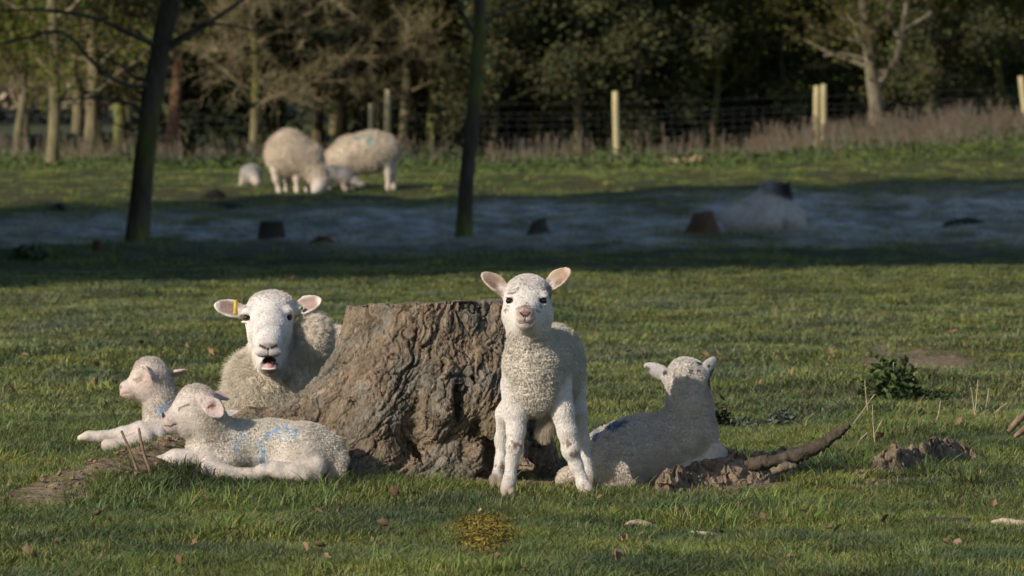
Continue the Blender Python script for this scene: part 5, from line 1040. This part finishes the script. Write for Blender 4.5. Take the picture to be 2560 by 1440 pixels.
_y = ground_Y(860, 474, 66, 92) - 0.5; far_sheep('lamb', 'lamb', 'small lamb with shade painted into its coat nibbling between the two grazing ewes', _y, (850, 474, 0), b3, base=(0.25, 0.24, 0.24), nf=3000, fur=3)  # dark base colour carries the shade falling on this lamb
_y = ground_Y(622, 468, 66, 95); far_sheep('lamb', 'lamb', 'tiny lamb with shade painted into its coat, head down left of both grazing ewes', _y, (622, 468, 0), b4, base=(0.36, 0.34, 0.32), nf=3000, fur=3)  # grey base is painted shade, the coat itself is not grey
_y = ground_Y(1910, 588, 50, 72); far_sheep('sheep', 'sheep', 'black-headed sheep lying in the frosty hollow beside a brown stump', _y, (1910, 588, 0), b5, base=(0.74, 0.67, 0.60), ops=[dict(c=(1965, 560, -30), r=(12, 16, 60), k=(0.3, 0.25, 0.22), n=0.5, a=0.6), dict(c=(1920, 480, 0), r=(16, 14, 60), k=(0.3, 0.28, 0.27), a=0.6)])

# ------------------------------------------------------------------ small stumps, heaps and logs in the hollow
def lump_obj(name, mb, mat, label, cat, O, group=None, smooth=True):
    o = obj(name, mb.mesh(name, smooth), mat); o.location = Vector(O); tag(o, label, cat, group); return o
def small_stump(px, pt, pb, w, label, c=(0.07, 0.055, 0.04), top=0.85, lo=50, hi=76, cat='tree stump', name='small_stump', slant=0):
    Y = ground_Y(px, pb, lo, hi); sc_ = scl(Y); O = np.array([at(px, pb, Y)[0], Y, 0.0]); O[2] = float(terrain(O[0], Y)); h = (pb - pt) / sc_; n = 22; V = []; r = np.random.default_rng(px); rr = w / 2 / sc_; ph = r.normal(size=8)
    zs = [-0.08, 0, 0.12 * h, 0.4 * h, 0.8 * h, h, h * 1.005, h * 0.99]; rs = [1.3, 1.22, 1.05, 0.95, top, top * 0.97, top * 0.85, 0.01]
    for z, k in zip(zs, rs):
        for i in range(n):
            a = 2 * math.pi * i / n; q = rr * k * (1 + 0.10 * math.sin(3 * a + ph[0]) + 0.06 * math.sin(5 * a + ph[1]) + 0.03 * r.normal()); V.append((q * math.cos(a), q * math.sin(a) * 0.9, z + (slant / sc_ * math.cos(a) if z > h * 0.5 else 0)))
    F = [(i * n + k, i * n + (k + 1) % n, (i + 1) * n + (k + 1) % n, (i + 1) * n + k) for i in range(len(zs) - 1) for k in range(n)]
    mb = MB(); V = np.array(V); col = np.array(c) * (1 + 0.3 * fbm(V / 0.06, 3, px))[:, None]; mb.add(V, F, col); return lump_obj(name, mb, M['plain'], label, cat, O)
small_stump(683, 553, 604, 70, 'squat black stump in the frost between the leaning tree and the slim dark tree')
small_stump(1345, 550, 584, 50, 'low dark tilted stump in the frost right of the slim dark tree', top=0.7, slant=5)
small_stump(1757, 531, 590, 82, 'brown flared stump beside the black-headed sheep', c=(0.12, 0.07, 0.04), top=0.66, slant=3)
small_stump(244, 600, 633, 26, 'small brown stub left of the foot of the leaning tree', c=(0.10, 0.06, 0.035), lo=44)
small_stump(272, 600, 628, 14, 'thin stub close against the leaning tree foot', c=(0.14, 0.11, 0.07), lo=44)
def heap(px, py, w, h, c, label, name='molehill', cat='molehill', lo=44, hi=95, seed=1):
    Y = ground_Y(px, py, lo, hi); sc_ = scl(Y); O = np.array([at(px, py, Y)[0], Y, 0.0]); O[2] = float(terrain(O[0], Y)); n, m = 26, 9; V = [(0, 0, h / sc_)]; r = w / 2 / sc_
    for j in range(1, m + 1):
        for i in range(n):
            a = 2 * math.pi * i / n; t = j / m; V.append((r * t * math.cos(a), r * t * math.sin(a), h / sc_ * (math.cos(t * math.pi / 2) ** 0.8) - 0.04 * (j == m)))
    V = np.array(V); V = V + (fbm(V / (w * 0.12 / sc_) + seed, 3, seed) * h * 0.12 / sc_)[:, None] * np.array([0.6, 0.6, 1])
    F = [(0, 1 + i, 1 + (i + 1) % n) for i in range(n)] + [(1 + (j - 1) * n + i, 1 + j * n + i, 1 + j * n + (i + 1) % n, 1 + (j - 1) * n + (i + 1) % n) for j in range(1, m) for i in range(n)]
    mb = MB(); mb.add(V, F, np.array(c) * (1 + 0.3 * fbm(V / 0.04, 2, 4))[:, None]); return lump_obj(name, mb, M['soil'], label, cat, O)
heap(535, 494, 66, 22, (0.035, 0.028, 0.022), 'black earth heap on the grass left below the grazing ewes')
heap(146, 524, 44, 18, (0.03, 0.028, 0.022), 'dark earth heap near the left edge at the frost edge', seed=3)
heap(806, 612, 74, 22, (0.14, 0.075, 0.035), 'low orange brown heap right of the squat black stump', seed=4)
heap(2415, 560, 120, 16, (0.04, 0.045, 0.03), 'long dark hummock in the frost right of the sheep', name='hummock', cat='hummock', seed=6)
heap(560, 520, 110, 12, (0.03, 0.032, 0.025), 'flat dark hummock just below the black earth heap', name='hummock', cat='hummock', seed=7)
_Y = ground_Y(1725, 412, 88, 100); v, f = tube(spline([at(1668, 404, _Y), at(1700, 402, _Y), at(1735, 400, _Y), at(1758, 398, _Y)], 10), np.linspace(0.035, 0.06, 10), 10, 0.05, 3); _o = at(1725, 410, _Y); mb = MB(); mb.add(v - _o, f, (0.36, 0.24, 0.15)); v, f = tube([at(1745, 408, _Y - .1), at(1748, 390, _Y - .1)], [0.09, 0.075], 10, 0.05, 4); mb.add(v - _o, f, (0.40, 0.25, 0.15)); lump_obj('cut_log', mb, M['plain'], 'pale cut log lying at the fence foot right of the single post', 'log', _o)

# ------------------------------------------------------------------ soil mounds and wood round the stump
def mound(top, bot, Yb, label, seed):
    """a low ridge of dug soil: top and foot outlines as seen, a sloping front face, a softer back"""
    r = np.random.default_rng(seed); x0, x1 = top[0][0], top[-1][0]; nx, ny = 200, 90; T = np.array(top, float); B = np.array(bot, float); V = []
    pxs = np.linspace(x0, x1, nx); tp = np.interp(pxs, T[:, 0], T[:, 1]); bp = np.interp(pxs, B[:, 0], B[:, 1]); u = 1 / scl(Yb)
    Yf = np.array([ground_Y(x, b, -2.5, 3) for x, b in zip(pxs[::20], bp[::20])]); Yf = np.interp(pxs, pxs[::20], Yf) - 0.10; X = (pxs - 1280) / FPX * (Yf + 16); H = np.maximum(bp - tp, 2) * u * 1.35; e = np.minimum(1, np.minimum(np.arange(nx), nx - 1 - np.arange(nx)) / 14.0)
    v = np.linspace(-0.12, 1, ny); VV, HH = np.meshgrid(v, H * e, indexing='xy'); XX = np.repeat(X[:, None], ny, 1); wid = 0.17 + H[:, None] * 1.2; YY = Yf[:, None] + VV * wid
    prof = np.where(VV < 0.45, sstep(-0.12, 0.45, VV) ** 0.8, 1 - sstep(0.45, 1.0, VV)); q = np.stack([XX, YY * 1.0, HH * prof * 1.3], -1).reshape(-1, 3)
    n = (fbm(q / 0.06, 3, seed, 0.5) * 0.22 + 0.92).reshape(XX.shape); step = (worley(q / 0.03 + fbm(q / 0.02, 2, 5)[:, None] * 0.3, seed)[3].reshape(XX.shape) - 0.5) * 0.010 * prof ** 0.5
    crk = sstep(0.82, 0.97, 1 - np.abs(vnoise(q / 0.028, 77))).reshape(XX.shape) * 0.010 * prof
    Z = terrain(XX.ravel(), YY.ravel()).reshape(XX.shape) - 0.012 + (HH + 0.012) * prof * n + step - crk + fbm(q / 0.012, 3, 9).reshape(XX.shape) * 0.0045 * (prof > 0.03)
    P = np.stack([XX + fbm(q / 0.025, 2, 37).reshape(XX.shape) * 0.006, YY + fbm(q / 0.022, 3, 31).reshape(XX.shape) * 0.016, Z], -1).reshape(-1, 3); O = np.array([X.mean(), Yf.mean(), float(terrain(X.mean(), Yf.mean()))])
    i = (np.arange(nx - 1)[:, None] * ny + np.arange(ny - 1)[None]).ravel(); F = np.stack([i, i + ny, i + ny + 1, i + 1], 1)
    c = np.array([0.25, 0.185, 0.128]) * (1 + 0.22 * fbm(q / 0.02, 3, 8))[:, None] * (1 - 0.25 * (crk > 0.004).reshape(-1, 1)) ; o = obj('soil_mound', mesh_np('soil_mound', P - O, F, col=np.clip(c, 0.02, 1)), M['soil']); o.location = Vector(O); tag(o, label, 'soil mound'); return o
mound([(1618, 1232), (1660, 1190), (1700, 1176), (1760, 1170), (1812, 1146), (1836, 1140), (1872, 1152), (1895, 1142), (1930, 1146), (1962, 1138), (1990, 1148), (2015, 1166)], [(1618, 1236), (1700, 1226), (1800, 1210), (1900, 1202), (2015, 1192)], -0.34, 'crumbly brown soil mound with a dark root in it right of the turned-away lamb', 5)
mound([(2118, 1186), (2180, 1168), (2225, 1142), (2300, 1128), (2350, 1106), (2400, 1106), (2432, 1124), (2462, 1146)], [(2118, 1194), (2250, 1188), (2350, 1170), (2462, 1150)], -0.1, 'crumbly brown soil mound lying alone in the grass at the right', 6)
def stick(name, pts, rads, Y, c, label, cat='stick', n=10, rough=0.06, seg=22, group=None, flat=1.0, mat=None, seed=1, children=()):
    P = spline([at(p[0], p[1], Y + (p[2] if len(p) > 2 else 0)) for p in pts], seg); R = np.interp(np.linspace(0, 1, seg), np.linspace(0, 1, len(rads)), rads) / scl(Y)
    v, f = tube(P, R, n, rough, seed); O = P[0]; cc = np.array(c) * (1 + 0.3 * fbm(v / 0.012, 3, seed))[:, None]; v = v + (fbm(v / 0.02, 3, seed + 5) * R.mean() * 0.35)[:, None] * rng.normal(0.5, 0.3, (len(v), 3))
    mb = MB(); mb.add(v - O, f, np.clip(cc, 0.01, 1)); return lump_obj(name, mb, mat or M['plain'], label, cat, O, group)
stick('dead_root', [(1862, 1164), (1900, 1158), (1950, 1150), (2010, 1132), (2060, 1108), (2095, 1082), (2126, 1060)], [12, 18, 15, 18, 14, 13, 7], -0.28, (0.075, 0.058, 0.042), 'dark curved dead root rising out of the soil mound to the right', 'root', 14, 0.16, 60)
def broken_bark():   # splintered collar where the root leaves the mound
    stick('bark_piece', [(1930, 1180), (1960, 1168), (1990, 1165)], [9, 14, 6], -0.36, (0.16, 0.125, 0.085), 'splintered brown bark piece leaning at the base of the dark root', 'bark piece', 8, 0.2, 12)
broken_bark()
stick('twig', [(349, 1196), (338, 1160), (322, 1120), (303, 1077)], [4.5, 4, 3.6, 3.0], -0.33, (0.20, 0.13, 0.085), 'short upright brown twig in front of the sleeping lamb, left one of the pair', 'twig')
stick('twig', [(380, 1200), (372, 1165), (357, 1125), (347, 1070)], [5, 4.5, 4.0, 3.4], -0.33, (0.20, 0.13, 0.085), 'short upright brown twig in front of the sleeping lamb, right one of the pair', 'twig')
stick('bark_piece', [(2572, 1028), (2545, 1052), (2520, 1080)], [8, 9, 6], 0.2, (0.22, 0.15, 0.10), 'weathered bark strip leaning in the grass at the right edge', 'bark piece')
stick('bark_piece', [(2575, 1062), (2555, 1078), (2536, 1092)], [8, 8, 5], 0.1, (0.20, 0.13, 0.09), 'short bark chunk below the leaning strip at the right edge', 'bark piece')
stick('pale_stick', [(1728, 1330), (1770, 1336), (1820, 1346), (1878, 1354)], [5, 7, 6.5, 3.5], ground_Y(1800, 1350, -3.5, 0), (0.40, 0.33, 0.22), 'long pale barkless stick lying in the near grass', 'stick')
stick('pale_stick', [(1545, 1328), (1575, 1310), (1605, 1308), (1648, 1322)], [3, 8, 9, 4], ground_Y(1600, 1325, -3.5, 0), (0.40, 0.32, 0.22), 'short arched pale stick lying left of the long one', 'stick')
stick('pale_stick', [(2478, 1306), (2520, 1306), (2580, 1316)], [5, 11, 12], ground_Y(2520, 1318, -3.5, 0), (0.42, 0.32, 0.24), 'thick pale root piece cut by the right edge', 'stick')
stick('dark_stick', [(2272, 1308), (2320, 1302), (2380, 1304), (2425, 1302)], [5, 9, 10, 6], ground_Y(2350, 1314, -3.5, 0), (0.05, 0.045, 0.04), 'dark rotten stick half sunk in grass left of the thick pale root', 'stick')
stick('fallen_branch', [(430, 1330), (440, 1350), (452, 1338)], [2, 3, 2], ground_Y(440, 1345, -3.5, 0), (0.24, 0.14, 0.10), 'short brown bent twig in the grass below the sleeping lamb', 'twig')
_k = 0
for pts in [[(2118, 1080), (2155, 1030), (2187, 985)], [(2162, 950), (2166, 1000), (2172, 1045)], [(2181, 1011), (2183, 1060), (2188, 1116)], [(2234, 905), (2233, 960), (2236, 1005)], [(2351, 1003), (2345, 1040), (2331, 1073)],
            [(2427, 968), (2433, 1005), (2437, 1050)], [(2445, 950), (2441, 1000), (2435, 1058)], [(2472, 970), (2468, 1000), (2462, 1030)], [(2521, 1005), (2500, 1020), (2478, 1040)], [(2452, 1018), (2460, 1035), (2466, 1055)], [(2292, 908), (2286, 940), (2280, 972)], [(2205, 1050), (2192, 1075), (2180, 1095)], [(2245, 1010), (2238, 1022), (2230, 1034)], [(2170, 1080), (2150, 1100), (2140, 1120)]]:
    Y = ground_Y(pts[-1][0], max(p[1] for p in pts), -1, 6)
    stick('dry_stem', pts, [1.7, 1.4, 1.0] if pts[0][1] > pts[-1][1] else [0.9, 1.3, 1.7], Y, (0.42, 0.33, 0.21), 'thin dry straw coloured stem standing in the grass at the right', 'dry stem', 6, 0.05, 10, 'dry straw stems standing in the grass at the right', seed=_k); _k += 1
# dark leafy weed clump
def clump(px, py, w, h, n, c, label, size=0.012, lo=-1, hi=8, seed=4, name='weed_clump', cat='weed'):
    Y = ground_Y(px, py, lo, hi); sc_ = scl(Y); r = np.random.default_rng(seed); O = at(px, py, Y); O[2] = float(terrain(O[0], Y)); d = r.normal(size=(n, 3)); d /= np.linalg.norm(d, axis=1)[:, None]; d *= (r.random(n) ** 0.4)[:, None]; d[:, 2] = abs(d[:, 2])
    P = d * np.array([w / 2, w / 2, h]) / sc_; P += r.normal(size=(n // 20 + 1, 3)).repeat(20, 0)[:n] * 0.012; P[:, 2] = abs(P[:, 2])
    v, f = quads(P, size, r, 1.7, -0.2); mb = MB(); mb.add(v, f, np.repeat(np.array(c)[None] * r.uniform(0.5, 1.6, (n, 1)), 4, 0)); return lump_obj(name, mb, M['bandleaf'], label, cat, O, smooth=False)
clump(2222, 1002, 150, 105, 1500, (0.055, 0.08, 0.025), 'dark leafy weed clump with straw stems in the grass at the right', 0.014)
clump(2330, 1002, 60, 26, 300, (0.04, 0.06, 0.02), 'small low weed clump right of the dark leafy one', 0.013, seed=5)
clump(1800, 1075, 40, 50, 260, (0.03, 0.045, 0.02), 'dark weed just right of the neck of the turned-away lamb', 0.012, seed=6)
clump(1945, 1070, 84, 40, 420, (0.07, 0.085, 0.06), 'frosty grey green weed tuft behind the dark root, larger one', 0.010, seed=7)
clump(1870, 1085, 70, 30, 340, (0.07, 0.085, 0.06), 'frosty grey green weed tuft behind the dark root, smaller one', 0.010, seed=8)
clump(72, 645, 84, 30, 500, (0.06, 0.08, 0.04), 'dark bushy tuft in shade near the left edge of the hollow', 0.05, 20, 60, seed=9)
clump(350, 625, 110, 18, 500, (0.07, 0.10, 0.035), 'dark grass tuft round the foot of the leaning tree', 0.05, 40, 66, seed=10)
# moss cushion with pale crumbs
def moss():
    Y = ground_Y(1205, 1395, -3.6, 0); O = at(1210, 1395, Y); O[2] = float(terrain(O[0], Y)) ; r = np.random.default_rng(3); n, m = 40, 16; V = [(0, 0, 0.012)]
    for j in range(1, m + 1):
        for i in range(n):
            a = 2 * math.pi * i / n; t = j / m; q = t * (1 + 0.15 * math.sin(3 * a) + 0.1 * math.sin(5 * a + 1)); V.append((q * 0.074 * math.cos(a), q * 0.8 * math.sin(a) + 0.55, 0.016 * (1 - t * t) - 0.004))
    V = np.array(V); V[:, 2] += terrain(V[:, 0] + O[0], V[:, 1] + O[1]) - O[2] + fbm(V / 0.02, 3, 2) * 0.004
    F = [(0, 1 + i, 1 + (i + 1) % n) for i in range(n)] + [(1 + (j - 1) * n + i, 1 + j * n + i, 1 + j * n + (i + 1) % n, 1 + (j - 1) * n + (i + 1) % n) for j in range(1, m) for i in range(n)]
    mb = MB(); mb.add(V, F, np.array([0.11, 0.085, 0.018]) * (1 + 0.3 * fbm(V / 0.03, 2, 7))[:, None]); o = lump_obj('moss_cushion', mb, M['soil'], 'golden green moss cushion in the near grass below the standing lamb', 'moss', O)
    k = 5200; i = r.integers(1, len(V), k); P = V[i] + r.normal(size=(k, 3)) * np.array([0.011, 0.09, 0.001]); v, f = quads(P + [0, 0, 0.004], 0.0045, r, 2.2, -0.3); mb = MB(); mb.add(v, f, np.repeat(np.array([0.17, 0.125, 0.022])[None] * r.uniform(0.4, 1.5, (k, 1)), 4, 0)); obj('moss_fronds', mb.mesh('moss_fronds', False), M['bandleaf'], o)['kind'] = 'stuff'
    for q, (x, y, s_) in enumerate([(1201, 1278, 9), (1186, 1315, 8), (1222, 1335, 5)]):
        yy = ground_Y(x, y + 14, -3.4, 0); c0 = at(x, y, yy); v, f = tube([c0 - [0, 0, 0.008], c0, c0 + [0.002, 0, 0.006]], np.array([0.8, 1, 0.4]) * s_ / 1300, 8, 0.15, q); mb = MB(); mb.add(v - c0, f, (0.5, 0.36, 0.24)); lump_obj('wood_crumb', mb, M['plain'], ['pale wood crumb on the top edge of the moss cushion', 'pale wood crumb on the left flank of the moss cushion', 'tiny pale crumb in the middle of the moss cushion'][q], 'wood chip', c0)
moss()
# fallen leaves
def leaf_mesh(seed):
    r = np.random.default_rng(seed); n, m = 6, 5; V = []; L, W = r.uniform(0.015, 0.024), r.uniform(0.006, 0.010); b = r.uniform(-1.6, 1.6); cur = r.uniform(0.4, 1.4)
    for i in range(n):
        t = i / (n - 1); w = W * math.sin(math.pi * (0.08 + 0.88 * t)) ** 0.7 * (1 + 0.25 * math.sin(t * 14))
        for j in range(m):
            y = (j / (m - 1) - 0.5) * 2; V.append((L * (t - 0.5), w * y * math.cos(cur * y * 0.5), 0.006 * cur * y * y + 0.010 * math.sin(b * t) + r.normal() * 0.0008))
    F = [(i * m + j, i * m + j + 1, (i + 1) * m + j + 1, (i + 1) * m + j) for i in range(n - 1) for j in range(m - 1)]; mb = MB(); mb.add(V, F, np.array([0.24, 0.15, 0.09]) * r.uniform(0.5, 1.2)); return mb.mesh('fallen_leaf')
LM = [leaf_mesh(i) for i in range(7)]
spots = [(60, 905), (30, 997), (62, 1002), (238, 985), (725, 708), (1600, 900), (1760, 905), (1795, 900), (1983, 950), (1895, 975), (505, 1278), (583, 1342), (440, 1322), (1100, 1302), (795, 1298), (1975, 1418), (2395, 1388), (2372, 1395), (2100, 1352), (2075, 1348), (2452, 1208), (2420, 1222), (1700, 1300), (25, 1270), (90, 1415), (60, 1400), (1245, 1430), (350, 1165), (2395, 1080), (2335, 1085), (2390, 850), (2340, 800), (1120, 690), (985, 1250), (1500, 1268), (2140, 1170), (2115, 1190), (2200, 1120)]
r_ = np.random.default_rng(8)
for i in range(34): spots.append((r_.uniform(10, 2550), r_.choice([r_.uniform(820, 1000), r_.uniform(1240, 1435)])))
for i, (px, py) in enumerate(spots):
    Y = ground_Y(px, py, -3.7, 30); x = (px - 1280) / FPX * (Y + 16); me = LM[i % 7]; o = obj('fallen_leaf', me, M['bandleaf']); k = 1.0 if Y < 1 else 1.25
    o.location = (x, Y, float(terrain(x, Y)) + 0.022 * k); o.rotation_euler = (r_.normal() * 0.7 + 0.5, r_.normal() * 0.6, r_.uniform(0, 6.3)); o.scale = (k * r_.uniform(0.7, 1.25),) * 3
    tag(o, 'small curled brown dead leaf lying in the grass', 'leaf', 'dead leaves scattered over the grass')
# loose clods around the mounds and stump foot
def clods():
    r = np.random.default_rng(21); mb = MB()
    ico = np.array([(0, 0, 1), (.9, 0, .4), (.28, .85, .4), (-.72, .53, .4), (-.72, -.53, .4), (.28, -.85, .4), (.72, .53, -.4), (-.28, .85, -.4), (-.9, 0, -.4), (-.28, -.85, -.4), (.72, -.53, -.4), (0, 0, -1)])
    fc = [(0, 1, 2), (0, 2, 3), (0, 3, 4), (0, 4, 5), (0, 5, 1), (1, 6, 2), (2, 6, 7), (2, 7, 3), (3, 7, 8), (3, 8, 4), (4, 8, 9), (4, 9, 5), (5, 9, 10), (5, 10, 1), (1, 10, 6), (11, 7, 6), (11, 8, 7), (11, 9, 8), (11, 10, 9), (11, 6, 10)]
    for cx, cy, cY, w, d, n in [(1800, 1210, -0.42, 0.16, 0.10, 150), (2290, 1180, -0.2, 0.14, 0.08, 110), (1060, 1215, -0.05, 0.26, 0.05, 150), (250, 1220, -0.4, 0.14, 0.2, 120), (60, 1200, 0.2, 0.05, 0.1, 40)]:
        c0 = at(cx, cy, cY)
        for i in range(n):
            x, y = c0[0] + r.normal() * w, c0[1] + r.normal() * d; s_ = r.uniform(0.002, 0.008) * r.random() ** 0.5 + 0.0015; v = ico * s_ * r.uniform(0.6, 1.3, (12, 1)) * np.array([1, 1, 0.8]) + [x, y, float(terrain(x, y)) + s_ * 0.5 + 0.004]; mb.add(v, fc, np.array([0.23, 0.165, 0.105]) * r.uniform(0.7, 1.25))
    o = obj('soil_crumbs', mb.mesh('soil_crumbs', False), M['soil']); o['kind'] = 'stuff'; o['label'] = 'loose soil crumbs round the mounds and stump foot'
clods()
